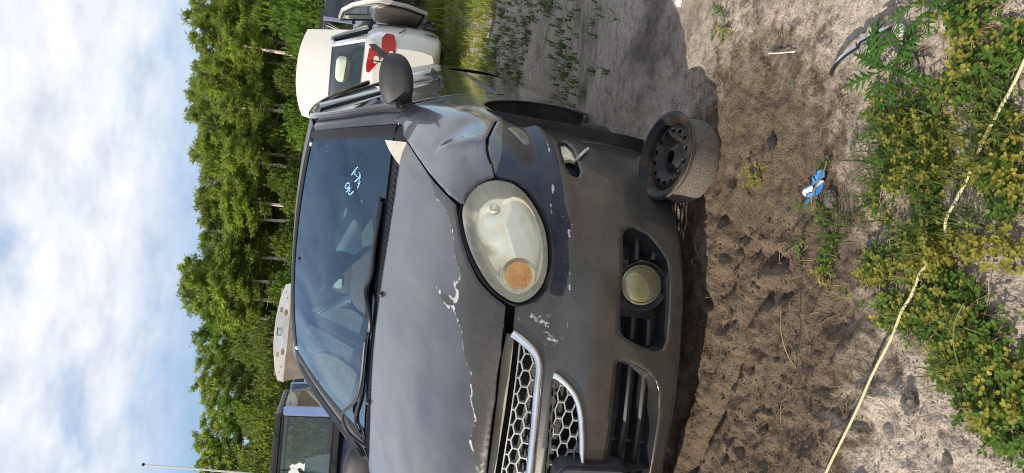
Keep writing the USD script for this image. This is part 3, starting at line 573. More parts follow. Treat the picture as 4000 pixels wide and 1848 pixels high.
# ---------------- number-plate holder
def rbox(c, s, r, name, material, parent=car, seg=4):
    """Rounded plate facing forward: s = (depth, width, height)."""
    p = Polygon([(-s[1] / 2, -s[2] / 2), (s[1] / 2, -s[2] / 2), (s[1] / 2, s[2] / 2), (-s[1] / 2, s[2] / 2)]).buffer(-r).buffer(r, quad_segs=6)
    parts = [trimesh.creation.extrude_polygon(p, s[0] * .8), T(trimesh.creation.extrude_polygon(p.buffer(-.004), s[0] * .2), (0, 0, s[0] * .8))]
    m = cat_(parts); m.apply_transform(np.array([[0, 0, 1, 0], [1, 0, 0, 0], [0, 1, 0, 0], [0, 0, 0, 1.]])); m.apply_translation(c)
    return obj(name, m, material, parent) if name else m
ph = obj('plate_holder', rbox((-.035, -.055, .397), (.062, .315, .185), .03, None, None), 'soft_black', car)
pl = obj('number_plate', cat_([rbox((.027, -.055, .394), (.003, .275, .135), .018, None, None)] + [tube(np.vstack([spline([(.032, y, z) for y, z in ((-.15, .336), (.06, .336))], 3)]), .003, 6)]), 'plate_silver', ph)
for y in (-.12, .03): obj('bolt', T(trimesh.creation.cylinder(.008, .004, sections=12), (.033, y, .455), (0, PI / 2, 0)), 'gap_black', ph)
# ---------------- windscreen, pillars, roof
SS, TT = np.linspace(-1, 1, 41), np.linspace(0, 1, 25)
def ws(s, t, off=0.0):
    s, t = np.asarray(s, float), np.asarray(t, float)
    b = np.stack([-1.09 - .27 * s ** 2, .665 * s, .957 - .012 * s ** 2], -1); a = np.stack([-1.80 - .105 * s ** 2, .535 * s, 1.338 - .030 * s ** 2], -1)
    t_ = t[..., None]; P = b * (1 - t_) + a * t_; bl = np.sin(PI * t) * .018
    return P + np.stack([bl * .5, 0 * bl, bl * .86], -1) + np.array([.5, 0, .86]) * np.asarray(off)[..., None]
_S, _T_ = np.meshgrid(SS, TT, indexing='ij')
g = grid(ws(_S, _T_)); g = g if g.face_normals[:, 2].mean() > 0 else (g.invert() or g)
wind = obj('windshield', g, 'windshield_glass', car, True)
_sf, _tf = np.meshgrid(np.linspace(-1.05, 1.05, 500), np.linspace(-.08, 1.08, 300), indexing='ij'); _wp = proj_car(ws(_sf.ravel(), _tf.ravel())); _wt = cKDTree(_wp)
def ws_px(pts, off=0.004):
    _, i = _wt.query(np.asarray(pts, float)); return ws(_sf.ravel()[i], _tf.ravel()[i], np.broadcast_to(off, (len(pts),)))
def strip(A, B, th, bulge=0.0, nrm=None, k=5):
    rows = [A * (1 - a) + B * a + (np.array(nrm) * bulge * math.sin(PI * a) if nrm is not None else 0) for a in np.linspace(0, 1, k)]
    g = grid(np.stack(rows, 1)); c = g.triangles_center.mean(0)
    if (g.face_normals @ (c - np.array([-2.3, 0, .9]))).sum() < 0: g.invert()
    return trimesh.Trimesh(*solid(g.vertices, g.faces, th), process=False)
fr_t = np.linspace(.02, .98, 24)
obj2('glass_border', strip(ws(np.full(24, .985), fr_t, -.006), ws(np.full(24, .90), fr_t, -.006), .002), 'gap_black', car)
fr_s = np.linspace(-.95, .95, 40); obj('glass_border', strip(ws(fr_s, np.full(40, .02), -.006), ws(fr_s, np.full(40, .085), -.006), .002), 'gap_black', car); obj('glass_border', strip(ws(fr_s, np.full(40, .985), -.006), ws(fr_s, np.full(40, .95), -.006), .002), 'gap_black', car)
tt = np.linspace(-.02, 1, 30)
edge = ws(np.full(30, 1.0), tt); e2 = edge + np.stack([0 * tt - .01, .040 - .012 * tt, -.006 + 0 * tt], -1); e3 = np.stack([edge[:, 0] - .03 - .05 * tt, edge[:, 1] + .105 - .030 * tt, edge[:, 2] - .028 + .006 * tt], -1)
obj2('windshield_seal', strip(edge + [0, -.012, .004], e2 + [0, 0, .006], .006, .004, (.4, .3, .8)), 'rubber', car)
pa = strip(e2, e3, .01, .012, (.35, .6, .7), 8)
for q in (pa, mirror_y(pa)):
    V = np.array(q.vertices); obj('a_pillar', q, 'hood_paint', car, attrs={'peel': np.full(len(V), .15), 'zone': np.full(len(V), .25)})
top = ws(SS, np.full(41, 1.0)); obj('windshield_seal', strip(top + [.012, 0, -.002], top + [-.012, 0, .010], .006, .003, (.3, 0, .9), 4), 'rubber', car)
RX = PchipInterpolator([-3.75, -3.45, -3.2, -2.8, -2.4, -2.1, -1.95, -1.7], [1.17, 1.285, 1.335, 1.37, 1.365, 1.338, 1.315, 1.27]); RY = PchipInterpolator([-3.75, -3.4, -2.9, -2.4, -1.95, -1.7], [.60, .60, .605, .603, .580, .565]); RC = PchipInterpolator([-3.75, -3.5, -3.2, -2.7, -2.2, -2.0, -1.8], [1.20, 1.315, 1.378, 1.405, 1.392, 1.372, 1.346])
sg, tg = np.meshgrid(np.linspace(-1, 1, 41), np.linspace(0, 1, 40), indexing='ij')
xr = (-1.815 - .125 * sg ** 2) * (1 - tg) + (-3.55) * tg; w_ = 1 - np.abs(sg) ** 2.6
roofP = np.stack([xr, sg * RY(xr), RX(xr) + (RC(xr) - RX(xr)) * w_], -1); g = grid(roofP); g = g if g.face_normals[:, 2].mean() > 0 else (g.invert() or g)
v, f = solid(g.vertices, g.faces, .02); obj('roof', (v, f), 'hood_paint', car, attrs={'peel': np.full(len(v), .1), 'zone': np.full(len(v), .62)})
# side surface above the belt
def gy(z): return .782 - (z - .935) * .43
rail = np.array([(-1.37, .935), (-1.52, 1.03), (-1.70, 1.155), (-1.88, 1.255), (-1.98, 1.30), (-2.15, 1.338), (-2.4, 1.362), (-2.8, 1.366), (-3.15, 1.33), (-3.40, 1.265), (-3.62, 1.13), (-3.82, .965), (-3.82, .935)])
rail_s = np.vstack([spline(rail[:-2], 60), rail[-2:]])
side_poly = Polygon(np.vstack([rail_s, [[-1.37, .925]]])).buffer(0)
ins_ = side_poly.buffer(-.038); split = LineString([(-2.47, .9), (-2.55, 1.4)]).buffer(.045); w1 = ins_.difference(split).intersection(shapely.box(-3.30, .945, -1.3, 1.4)); 
qw = ins_.intersection(shapely.box(-3.62, .945, -3.37, 1.4))
wins = [p.buffer(-.02).buffer(.02) for p in getattr(w1, 'geoms', [w1])] + [qw.buffer(-.015).buffer(.015)]
def side_sheet(poly, h, off, th):
    U, t = tri2d(poly, h); P = np.stack([U[:, 0], gy(U[:, 1]) - off - .03 * np.clip((-3.1 - U[:, 0]) / .7, 0, 1) ** 2, U[:, 1]], 1)
    n = np.cross(P[t[:, 1]] - P[t[:, 0]], P[t[:, 2]] - P[t[:, 0]])
    if n[:, 1].sum() < 0: t = t[:, ::-1]
    return trimesh.Trimesh(*(solid(P, t, th) if th else (P, t)), process=False)
obj2('window_frame', side_sheet(side_poly.difference(unary_union(wins)), .03, 0, .025), 'black_plastic', car)
for w in wins: obj2('side_window', side_sheet(w.buffer(.006), .05, .010, 0), 'side_glass', car)
rl = np.stack([rail_s[:, 0], gy(rail_s[:, 1]) + .002, rail_s[:, 1]], 1)[:-2]
obj2('roof_rail', cat_([tube(rl, .016, 8)]), 'side_paint', car)
# doors, quarters, boot
def wall(x0, x1, z0, z1, name, cut=None, material='side_paint', off=0.0, th=.006):
    n = 8
    pts = [(x0, z0), *[(x0 + (x1 - x0) * i / n, z0) for i in range(1, n)], (x1, z0), *[(x1, z0 + (z1 - z0) * i / n) for i in range(1, n)], (x1, z1), *[(x1 + (x0 - x1) * i / n, z1) for i in range(1, n)], (x0, z1), *[(x0, z1 + (z0 - z1) * i / n) for i in range(1, n)]]
    P = np.array([wx(x, z) for x, z in pts]); pg = Polygon(P).buffer(0)
    if cut is not None: pg = pg.difference(cut)
    def wavy(P): return P + gradF(P) * ((meshkit.fbm(P * [2.5, 0, 6], 2, 8) - .5) * .008)[:, None]
    m = trimesh.Trimesh(*panel(pg, 'wing', .03, off=off, th=th, fn=wavy), process=False)
    for q in (m, mirror_y(m)):
        obj(name, q, material, car, attrs={'peel': np.zeros(len(q.vertices)), 'zone': np.zeros(len(q.vertices))})
wall(-1.432, -2.47, .24, .93, 'front_door'); wall(-2.478, -3.30, .24, .93, 'rear_door')
arch2 = Polygon([wx(-3.56 + .35 * math.cos(a), .27 + .35 * math.sin(a)) for a in np.linspace(-.3, PI + .3, 36)]).buffer(0)
wall(-3.308, -4.25, .22, .955, 'quarter_panel', arch2)
wall(-1.43, -3.30, .16, .232, 'sill')
obj2('side_moulding', cat_([tube(spline([(x, .866, .53) for x in (-1.46, -1.9, -2.45)], 12), .012, 8, squash=(1.6, .5))]), 'soft_black', car)
obj2('side_moulding', cat_([tube(spline([(x, .866, .53) for x in (-2.49, -2.9, -3.28)], 12), .012, 8, squash=(1.6, .5))]), 'soft_black', car)
for hx in (-2.30, -3.10):
    obj2('door_handle', cat_([T(trimesh.creation.icosphere(2, 1), (hx, .842, .775)).apply_transform(np.eye(4)) if False else tube(spline([(hx + .09, .838, .725), (hx + .07, .858, .725), (hx, .862, .728), (hx - .07, .862, .725), (hx - .09, .838, .725)], 16), .009, 8, squash=(1.2, .8))]), 'chrome' if False else 'soft_black', car)
bx = np.linspace(-3.70, -4.32, 14); by = np.linspace(-.72, .72, 21)
BG = np.array([[(x, y, 1.0 - .05 * (y / .72) ** 2 - .05 * max(0, (-x - 3.9) / .4) ** 2 + (.10 * max(0, (x + 3.85) / .15) ** 1.5)) for y in by] for x in bx]); g = grid(BG); g = g if g.face_normals[:, 2].mean() > 0 else (g.invert() or g)
obj('boot_lid', solid(g.vertices, g.faces, .02), 'side_paint', car)
BR = np.array([[(-4.28 - .10 * math.cos((z - .25) / .72 * PI / 2) * 1 - .0 - .08 * (1 - (y / .82) ** 2), y * (1 - .1 * (z > .8) * (z - .8) / .15), z) for y in np.linspace(-.82, .82, 21)] for z in np.linspace(.24, .96, 14)]); g = grid(BR); g = g if g.face_normals[:, 0].mean() < 0 else (g.invert() or g)
obj('rear_bumper', solid(g.vertices, g.faces, .01), 'side_paint', car)
RW = np.array([[(-3.50 - .24 * t - .04 * (1 - s ** 2) * (1 - t), s * (.56 + .04 * t), 1.325 - .0 * s ** 2 - .285 * t - .02 * s ** 2) for s in np.linspace(-1, 1, 15)] for t in np.linspace(0, 1, 8)]); g = grid(RW); g = g if g.face_normals[:, 2].mean() > 0 else (g.invert() or g)
obj('rear_window', g, 'side_glass', car, True)
# underside, wheel wells, bay
def block(name, pts, material, parent=car): return obj(name, trimesh.convex.convex_hull(np.array(pts)), material, parent)
obj('floor_pan', cat_([box((2.9, 1.5, .05), (-2.85, 0, .24)), box((.05, 1.4, .5), (-1.32, 0, .66)), box((.55, .80, .25), (-.80, 0, .64)), box((.06, .9, .22), (-.30, 0, .52)), box((.5, 1.05, .30), (-3.95, 0, .6))]), 'underbody', car)
al = np.linspace(-.2, PI + .2, 24); W_ = np.stack([np.stack([ARCH_C[0] + .375 * np.cos(al), np.full(24, y), ARCH_C[1] + .375 * np.sin(al)], 1) for y in (.855, .70, .52)], 1); W_[:, 0, 1] = _bw(np.clip(W_[:, 0, 2], 0, 1.2)) - .006
g = grid(W_); obj('wheel_well', trimesh.Trimesh(*solid(g.vertices, g.faces, .004), process=False), 'underbody', car)
W_ = W_ + [-2.62, 0, -.015]; g = grid(W_); obj2('wheel_well', trimesh.Trimesh(*solid(g.vertices, g.faces, .004), process=False), 'underbody', car)
# ragged splash shield hanging at the front wheel arch down to the stand
sp = np.array([on_plane(x, y, 1, Y) for x, y, Y in ((2270, 478, .835), (2340, 490, .83), (2450, 515, .82), (2560, 548, .80), (2630, 575, .79))]); sq = np.array([on_plane(x, y, 1, Y) for x, y, Y in ((2272, 528, .80), (2345, 548, .79), (2450, 575, .77), (2560, 615, .75), (2635, 600, .76))])
g = grid(np.stack([sp, (sp + sq) / 2 + [0, .012, .0], sq], 1)); obj('splash_shield', solid(g.vertices, g.faces, .012), 'underbody', car)
# ---------------- mirrors
def mirror(sgn):
    u = trimesh.creation.icosphere(4, 1.0); v = np.array(u.vertices); s = np.sign(v) * np.abs(v) ** .72
    y = s[:, 1]; hgt = .068 * (1 - .16 * np.clip(y, 0, 1) ** 2) * np.where(y < 0, 1 - .12 * y * y, 1)
    P = np.stack([-1.46 + s[:, 0] * .055 * (1 + .0 * y) + np.where(s[:, 0] < 0, 0, .012 * (1 - y * y)), .868 + y * .108, .960 + s[:, 2] * hgt + .012 * y - .006], 1)
    P[:, 0] = np.maximum(P[:, 0], -1.495)
    m = trimesh.Trimesh(P, u.faces, process=False)
    st = tube(spline([(-1.46, .80, .925), (-1.45, .775, .912), (-1.44, .735, .912)], 10), np.linspace(.034, .042, 10), 12)
    return m, st
mm_, st_ = mirror(1)
ma, mb = obj2('mirror_housing', mm_, 'soft_black', car, 60)
obj('mirror_stalk', st_, 'soft_black', ma, 60); obj('mirror_stalk', mirror_y(st_), 'soft_black', mb, 60)
fr_ = [on_plane(*p, 0, -1.50) for p in ((1441, 173), (1463, 170), (1490, 190), (1520, 212), (1506, 232), (1482, 215), (1455, 192))]
g = trimesh.Trimesh(*solid(np.array(fr_), np.array([[0, 1, 6], [1, 2, 6], [2, 5, 6], [2, 3, 5], [3, 4, 5]]), .022), process=False); g.fix_normals()
obj('loose_trim', g, 'black_plastic', ma)
# ---------------- cowl and wipers
cowA = np.array([(-.956 - .10 * (abs(s) ** 2.6), .655 * s, .936 - .01 * s * s) for s in SS]); cowB = ws(SS, np.full(41, -.012), np.full(41, -.006))
rows = [cowA + [0, 0, -.035], cowA * .6 + cowB * .4 + [0, 0, -.030], cowB + [.008, 0, -.006], cowB + [-.01, 0, .004]]
g = grid(np.stack(rows, 1)); g = g if g.face_normals[:, 2].mean() > 0 else (g.invert() or g)
cw = obj('cowl_panel', solid(g.vertices, g.faces, .006), 'black_plastic', car)
for k in range(58):
    s = -.93 + 1.86 * k / 57; i = (s + 1) * 20; A = np.array([np.interp(i, range(41), cowA[:, j]) for j in range(3)]); B_ = np.array([np.interp(i, range(41), cowB[:, j]) for j in range(3)])
    p0, p1 = A * .9 + B_ * .1 + [0, 0, -.022], A * .35 + B_ * .65 + [0, 0, -.004]
    obj('louver', T(cat_([tube(np.linspace(p0, p1, 3), .0045, 5, squash=(2.0, .7))])), 'rubber', cw)
w1p = ws_px([(1452, 1290), (1462, 1243), (1452, 1165), (1446, 1130), (1458, 1085), (1470, 1000), (1484, 900), (1500, 790)], np.array([.012, .02, .022, .02, .014, .012, .012, .010]))
wa = obj('wiper', tube(spline(w1p, 40), np.linspace(.009, .006, 40), 8), 'rubber', car)
b1 = ws_px([(1438, 1240), (1446, 1120), (1462, 1010), (1478, 890), (1494, 770)], .008); obj('blade', tube(spline(b1, 30), .0055, 6, squash=(1, 1.6)), 'rubber', wa)
w2p = ws_px([(1395, 1790), (1375, 1760), (1372, 1690), (1368, 1640), (1382, 1590), (1400, 1570), (1420, 1500), (1436, 1330)], np.array([.02, .03, .035, .035, .03, .022, .014, .010]))
wb = obj('wiper', tube(spline(w2p, 40), .007, 8), 'rubber', car)
b2 = ws_px([(1385, 1760), (1398, 1660), (1410, 1570), (1424, 1440), (1440, 1300)], .008); obj('blade', tube(spline(b2, 30), .0055, 6), 'rubber', wb)
for p in ((1494, 1150), (1442, 1571)):
    h_ = hit([p])[0]; nz = obj('washer_nozzle', T(trimesh.creation.icosphere(2, .011), h_ + [0, 0, .004]).apply_transform(np.eye(4)), 'black_plastic', car)
# ---------------- writing and stickers on the windscreen
k1 = crop(1330, 640, 8.5)
ST = [[(600, 110), (500, 235), (390, 380)], [(510, 240), (512, 310), (498, 372)], [(538, 355), (575, 420)], [(632, 290), (660, 300), (678, 345), (640, 440), (560, 540), (490, 575)], [(695, 380), (672, 470), (640, 590)], [(690, 585), (650, 625), (608, 645)], [(668, 640), (630, 720), (585, 805)],
      [(215, 740), (235, 660), (280, 625), (325, 650), (325, 720), (280, 790), (220, 810), (182, 770), (195, 715)], [(212, 910), (290, 850), (358, 785), (345, 860), (300, 985), (320, 1015), (390, 985), (455, 918)]]
obj('chalk_writing', cat_([tube(spline(ws_px(k1(s), .0035), 14), .0019, 5) for s in ST]), 'blue_chalk', wind)
k2 = crop(1220, 550, 17.0)
def glass_patch(pts, name, material, off=-.006):
    P = ws_px(pts, off); c = P.mean(0); n = len(P); f = [[n, i, (i + 1) % n] for i in range(n)]; m = trimesh.Trimesh(np.vstack([P, c]), f, process=False)
    if m.face_normals[:, 2].mean() < 0: m.invert()
    return obj(name, solid(m.vertices, m.faces, .001), material, wind)
glass_patch(k2([(690, 275), (910, 265), (940, 330), (1005, 740), (985, 795), (730, 795), (690, 640), (715, 520)]), 'sticker', 'white_label')
glass_patch(k2([(450, 310), (600, 450), (560, 600), (500, 720), (490, 840), (430, 870), (420, 600)]), 'sticker', 'tape')
glass_patch(k2([(760, 380), (830, 350), (920, 500), (890, 600), (820, 480), (790, 640)]), 'sticker_print', 'dash_grey', -.0045)
# ---------------- cabin
def cushion(size, loc, rot=(0, 0, 0), p=.55, taper=0.0):
    u = trimesh.creation.icosphere(3, 1.0); v = np.array(u.vertices); s = np.sign(v) * np.abs(v) ** p; s[:, :2] *= (1 - taper * (s[:, 2:3] * .5 + .5)); return T(trimesh.Trimesh(s * np.array(size) / 2, u.faces, process=False), loc, rot)
for y, cl in ((.36, 'grey_cloth'), (-.36, 'brown_cloth')):
    st = obj('seat', cat_([cushion((.50, .50, .16), (-2.25, y, .50)), cushion((.15, .50, .62), (-2.52, y, .80), (0, -.28, 0), taper=.12)]), cl, car, 60)
    obj('headrest', cat_([cushion((.10, .27, .17), (-2.635, y, 1.165), (0, -.2, 0), .6)]), cl, st, 60)
obj('rear_seat', cat_([cushion((.5, 1.2, .16), (-3.05, 0, .52)), cushion((.15, 1.2, .6), (-3.35, 0, .80), (0, -.35, 0))]), 'grey_cloth', car, 60)
obj('rear_shelf', box((.35, 1.15, .02), (-3.58, 0, 1.0)), 'pale_trim', car)
D_ = []
for s in np.linspace(-1, 1, 25):
    r_ = [(-1.16 - .26 * s * s, .68 * s, .935), (-1.40 - .12 * s * s, .69 * s, .955), (-1.60, .70 * s, .965 + .045 * math.exp(-((s - .5) / .26) ** 2)), (-1.72, .70 * s, .945 + .05 * math.exp(-((s - .5) / .24) ** 2)), (-1.76, .70 * s, .85), (-1.74, .70 * s, .60)]
    D_.append(r_)
g = grid(np.array(D_)); g = g if g.face_normals[:, 2].mean() > 0 else (g.invert() or g)
da = obj('dashboard', solid(g.vertices, g.faces, .01), 'dash_grey', car, 50)
an2 = np.linspace(0, 2 * PI, 49)[:-1]; sw = np.stack([0 * an2, .185 * np.cos(an2), .185 * np.sin(an2)], 1)
swm = cat_([tube(sw, .014, 8, closed=True), cushion((.06, .17, .14), (0.01, 0, -.01)), tube([(0, -.17, 0), (.01, 0, -.01), (0, .17, 0)], .014, 6), tube([(0, 0, 0), (.0, 0, -.175)], .014, 6)])
swl = obj('steering_wheel', T(swm, (-1.93, .36, .93), (0, .45, 0)), 'dash_grey', car, 50)
obj('label', T(box((.002, .06, .045)), (-2.572, -.40, 1.17), (0, -.2, 0)), 'white_label', car)
for y, z in ((.02, .86), (.07, .90)): obj('label', T(box((.003, .016, .07)), (-2.40, y, z), (.5, -.3, 0)), 'white_label', car)
obj('console', cat_([cushion((.5, .22, .34), (-2.25, .02, .62)), cushion((.20, .2, .3), (-2.38, .04, .80), (0, -.4, 0))]), 'dash_grey', car, 50)
obj2('door_trim', cat_([box((1.05, .04, .62), (-1.98, .735, .63), bev=.012), box((.55, .07, .06), (-2.05, .71, .72), bev=.015), box((.80, .04, .62), (-2.92, .735, .63), bev=.012)]), 'pale_trim', car)
obj2('pillar_trim', cat_([tube([(-2.50, .755, .93), (-2.54, .60, 1.33)], .035, 8)]), 'pale_trim', car)
obj('headliner', T(grid(roofP[4:-4:2, 2::3] - [0, 0, .035])), 'pale_trim', car)
obj('interior_mirror', cat_([cushion((.035, .22, .06), (-1.78, .0, 1.265)), tube([(-1.77, 0, 1.28), (-1.74, 0, 1.32)], .008, 6)]), 'dash_grey', car, 50)
obj2('sun_visor', cat_([box((.16, .38, .018), (-1.96, .33, 1.315), (0, .12, 0), bev=.006)]), 'pale_trim', car)
# ================================================================== ground
def gxy(px, py): return on_ground(px, py)[:2]
k7, k5, k8 = crop(2600, 1200, 1.8364), crop(2700, 0, 1.7), crop(2700, 600, 1.7)
HOLES = [(*gxy(*k7([(a, b)])[0]), r * .8, d * .8) for a, b, r, d in ((432, 522, .020, .030), (645, 845, .024, .028), (370, 1062, .022, .030), (485, 1035, .018, .026), (340, 60, .05, .03), (560, 400, .025, .02), (1210, 660, .055, .035), (1380, 1050, .07, .035), (960, 900, .05, .035), (1510, 420, .05, .03), (740, 1130, .05, .03), (1650, 860, .045, .02), (1800, 1000, .05, .02), (1480, 800, .05, .02), (60, 860, .02, .02))]
HOLES += [(*gxy(*k8([(a, b)])[0]), r * .8, d * .8) for a, b, r, d in ((190, 430, .022, .035), (245, 490, .028, .03), (320, 545, .018, .02), (225, 655, .045, .045), (170, 860, .05, .055), (455, 690, .035, .035), (540, 715, .03, .03), (370, 640, .03, .02), (450, 935, .035, .03), (260, 160, .025, .02), (590, 940, .02, .015), (60, 960, .03, .03), (930, 1060, .05, .03))]
RUTS = [[gxy(*q) for q in k7([(520, 0), (460, 330), (400, 480), (310, 720), (220, 950), (130, 1190)])], [gxy(*q) for q in k7([(130, 560), (60, 820), (10, 1000)])]]
MC = gxy(2860, 1300)
def ground_h(x, y):
    P = np.stack([x, y, np.zeros_like(x)], -1); near = np.clip(1.5 - y / 9, .15, 1)
    damp = np.exp(-(((x - MC[0]) / .75) ** 2 + ((y - MC[1]) / .42) ** 2) ** 1.4)
    h = base_h(y)
    h = h + (meshkit.fbm(P * 1.3, 3, 1) - .5) * .06 * near + (meshkit.fbm(P * 6, 3, 2) - .5) * .020 * near + (meshkit.fbm(P * 30, 3, 3) - .5) * (.006 + .016 * damp) * np.clip(1.4 - y / 5, 0, 1) + (meshkit.fbm(P * 85, 2, 4) - .5) * (.007 + .006 * damp) * np.clip(1.6 - y / 2.4, 0, 1)
    wob = (meshkit.noise(P * 38, 9) - .5) * .5
    for a, b, r, d in HOLES:
        q = np.hypot(x - a, (y - b) * .9) / r * (1 + wob * 1.3); d = d * (.55 if r > .03 else 1); h = h - d * np.exp(-q ** 3) + d * .25 * np.exp(-((q - 1.45) / .35) ** 2)
    for L in RUTS:
        dd = shapely.distance(shapely.points(np.stack([x, y], -1).reshape(-1, 2)), LineString(L)).reshape(x.shape) if x.size < 4e5 else 1
        h = h - .04 * np.exp(-(dd / .020 * (1 + wob)) ** 2)
    return h
ys = np.r_[-40, -12, -4, -1.0, .1, np.geomspace(.68, 12, 470), np.geomspace(12.4, 900, 60)]
tau = np.r_[-60, -20, -8, -4, -2.2, -1.5, np.linspace(-1.0, .78, 420), 1.0, 1.3, 2, 4, 8, 20, 60]
Yg, Tg = np.meshgrid(ys, tau, indexing='ij'); Xg = Tg * np.maximum(Yg, .7)
Zg = ground_h(Xg, np.maximum(Yg, .1)) * np.clip((60 - Yg) / 30, 0, 1)
g = grid(np.stack([Xg, Yg, Zg], -1)); g = g if g.face_normals[:, 2].mean() > 0 else (g.invert() or g)
_gt = cKDTree(np.stack([Xg.ravel(), Yg.ravel()], -1)); _gz = Zg.ravel()
def gz(x, y): return _gz[_gt.query(np.stack([np.asarray(x, float), np.asarray(y, float)], -1))[1]]
usdkit.material(stage, '/World/Looks/sand', {
    'g': ('geometry', {}), 'n1': ('noise_texture', {'scale': 2.6, 'detail': 6.0, 'roughness': .6}), 'n2': ('noise_texture', {'scale': 26.0, 'detail': 6.0, 'roughness': .65}), 'n3': ('noise_texture', {'scale': 210.0, 'detail': 4.0, 'roughness': .7}), 'n4': ('noise_texture', {'scale': .9, 'detail': 4.0}),
    'r1': ('rgb_ramp', {'ramp': [(.34, (.17, .143, .118)), (.47, (.39, .335, .278)), (.70, (.53, .46, .39))]}), 'r2': ('rgb_ramp', {'ramp': [(.33, (.55, .53, .52)), (.50, (.97, .97, .97)), (.75, (1.12, 1.1, 1.08))]}), 'r3': ('rgb_ramp', {'ramp': [(.34, (.42, .40, .38)), (.5, (1, 1, 1)), (.72, (1.25, 1.22, 1.18))]}),
    'mu': ('mix_color', {'blend_type': 'multiply', 'fac': 1.0, 'use_clamp': False}), 'mu2': ('mix_color', {'blend_type': 'multiply', 'fac': .9, 'use_clamp': False}),
    'sx': ('separate_xyz', {}), 'dx': ('math', {'math_type': 'multiply_add', 'value2': 1.25, 'value3': -1.25 * MC[0]}), 'dy': ('math', {'math_type': 'multiply_add', 'value2': 2.3, 'value3': -2.3 * MC[1]}), 'dx2': ('math', {'math_type': 'power', 'value2': 2.0}), 'dxa': ('math', {'math_type': 'absolute'}), 'dya': ('math', {'math_type': 'absolute'}), 'dy2': ('math', {'math_type': 'power', 'value2': 2.0}), 'ds': ('math', {'math_type': 'add'}), 'dn': ('math', {'math_type': 'multiply_add', 'value2': 1.6}),
    'dm': ('map_range', {'range_type': 'smoothstep', 'from_min': 1.35, 'from_max': 2.1, 'to_min': .95, 'to_max': 0.0, 'clamp': True}), 'damp': ('mix_color', {'b': (.125, .092, .064)}),
    'gd': ('map_range', {'range_type': 'smoothstep', 'from_min': 40.0, 'from_max': 60.0, 'to_min': 0., 'to_max': 1., 'clamp': True}), 'far': ('mix_color', {'b': (.10, .09, .045)}),
    'hb': ('math', {'math_type': 'multiply_add', 'value2': .35}), 'b': ('bump', {'strength': 1.0, 'distance': .018}), 'p': ('principled_bsdf', {'roughness': .92, 'specular_ior_level': .2})},
    [('g.position', 'n1.vector'), ('g.position', 'n2.vector'), ('g.position', 'n3.vector'), ('g.position', 'n4.vector'), ('n1.fac', 'r1.fac'), ('n2.fac', 'r2.fac'), ('n3.fac', 'r3.fac'), ('g.position', 'sx.vector'), ('sx.x', 'dx.value1'), ('sx.y', 'dy.value1'),
     ('dx.value', 'dxa.value1'), ('dxa.value', 'dx2.value1'), ('dy.value', 'dya.value1'), ('dya.value', 'dy2.value1'), ('dx2.value', 'ds.value1'), ('dy2.value', 'ds.value2'), ('n2.fac', 'dn.value1'), ('ds.value', 'dn.value3'), ('dn.value', 'dm.value'), ('dm.result', 'damp.fac'), ('r1.color', 'damp.a'),
     ('damp.result', 'mu.a'), ('r2.color', 'mu.b'), ('mu.result', 'mu2.a'), ('r3.color', 'mu2.b'), ('sx.y', 'gd.value'), ('gd.result', 'far.fac'), ('mu2.result', 'far.a'), ('far.result', 'p.base_color'), ('n3.fac', 'hb.value1'), ('n2.fac', 'hb.value3'), ('hb.value', 'b.height'), ('b.normal', 'p.normal')], surface='p.BSDF')
MATS['sand'] = UsdShade.Material.Get(stage, '/World/Looks/sand')
tag(obj('ground', g, 'sand', smooth=True), kind='structure')
# ================================================================== wheel stand under the dark sedan
mat('rusty_steel', (.024, .023, .023), .5, metal=.4, var=.4, vscale=11, col2=(.10, .060, .036), bump=.0015, bscale=90, lo=.50, hi=.74)
mat('sandy_steel', (.075, .066, .057), .85, var=.3, vscale=170, col2=(.15, .13, .105), bump=.002, bscale=200, lo=.40, hi=.66)
cst = on_ground(2692, 632, .02); tilt = np.array([.10, -.11, 1.0]); tilt /= np.linalg.norm(tilt); SC = .60
tx_ = np.cross([0, 1., 0], tilt); tx_ /= np.linalg.norm(tx_); ty_ = np.cross(tilt, tx_)
stand = thing('wheel_stand', 'bare rusty steel wheel lying on sand, propping up the dark sedan', 'wheel', matrix=Gf.Matrix4d(*[*(tx_ * SC), 0, *(ty_ * SC), 0, *(tilt * SC), 0, *cst, 1]))
def revolve(prof, n=64): return trimesh.creation.revolve(np.array(prof), sections=n)
R = .185
bar_ = [(R - .004, -.03), (R + .006, 0.0), (R + .002, .05), (R - .002, .10), (R + .014, .118), (R + .018, .128), (R + .014, .134), (R + .002, .130), (R - .004, .128), (R - .006, .07), (R - .006, .0), (R - .005, -.03), (R - .004, -.03)]
obj('barrel', revolve(bar_), 'sandy_steel', stand, 40)
disc = Polygon([(.158 * math.cos(a), .158 * math.sin(a)) for a in np.linspace(0, 2 * PI, 73)[:-1]])
for k in range(14):
    a = 2 * PI * k / 14; disc = disc.difference(shapely.affinity.scale(shapely.affinity.rotate(Point(.120 * math.cos(a), .120 * math.sin(a)).buffer(.0135), 0), 1, 1)) if hasattr(shapely, 'affinity') else disc.difference(Point(.120 * math.cos(a), .120 * math.sin(a)).buffer(.0135))
disc = disc.difference(Point(0, 0).buffer(.032))
for k in range(5):
    a = 2 * PI * k / 5; disc = disc.difference(Point(.055 * math.cos(a), .055 * math.sin(a)).buffer(.008))
U, t = tri2d(disc, .012); rr = np.linalg.norm(U, axis=1); zz = .092 + .018 * np.exp(-((rr - .120) / .03) ** 2) - .02 * np.exp(-((rr - .075) / .02) ** 2) + .015 * np.exp(-(rr / .05) ** 2)
obj('disc', solid(np.c_[U, zz], t, .005), 'rusty_steel', stand, 40)
obj('bowl', revolve([(R - .010, .128), (R - .022, .118), (R - .027, .10), (R - .029, .03), (R - .033, .03), (R - .031, .10), (R - .026, .12), (R - .010, .128)]), 'rusty_steel', stand, 40)
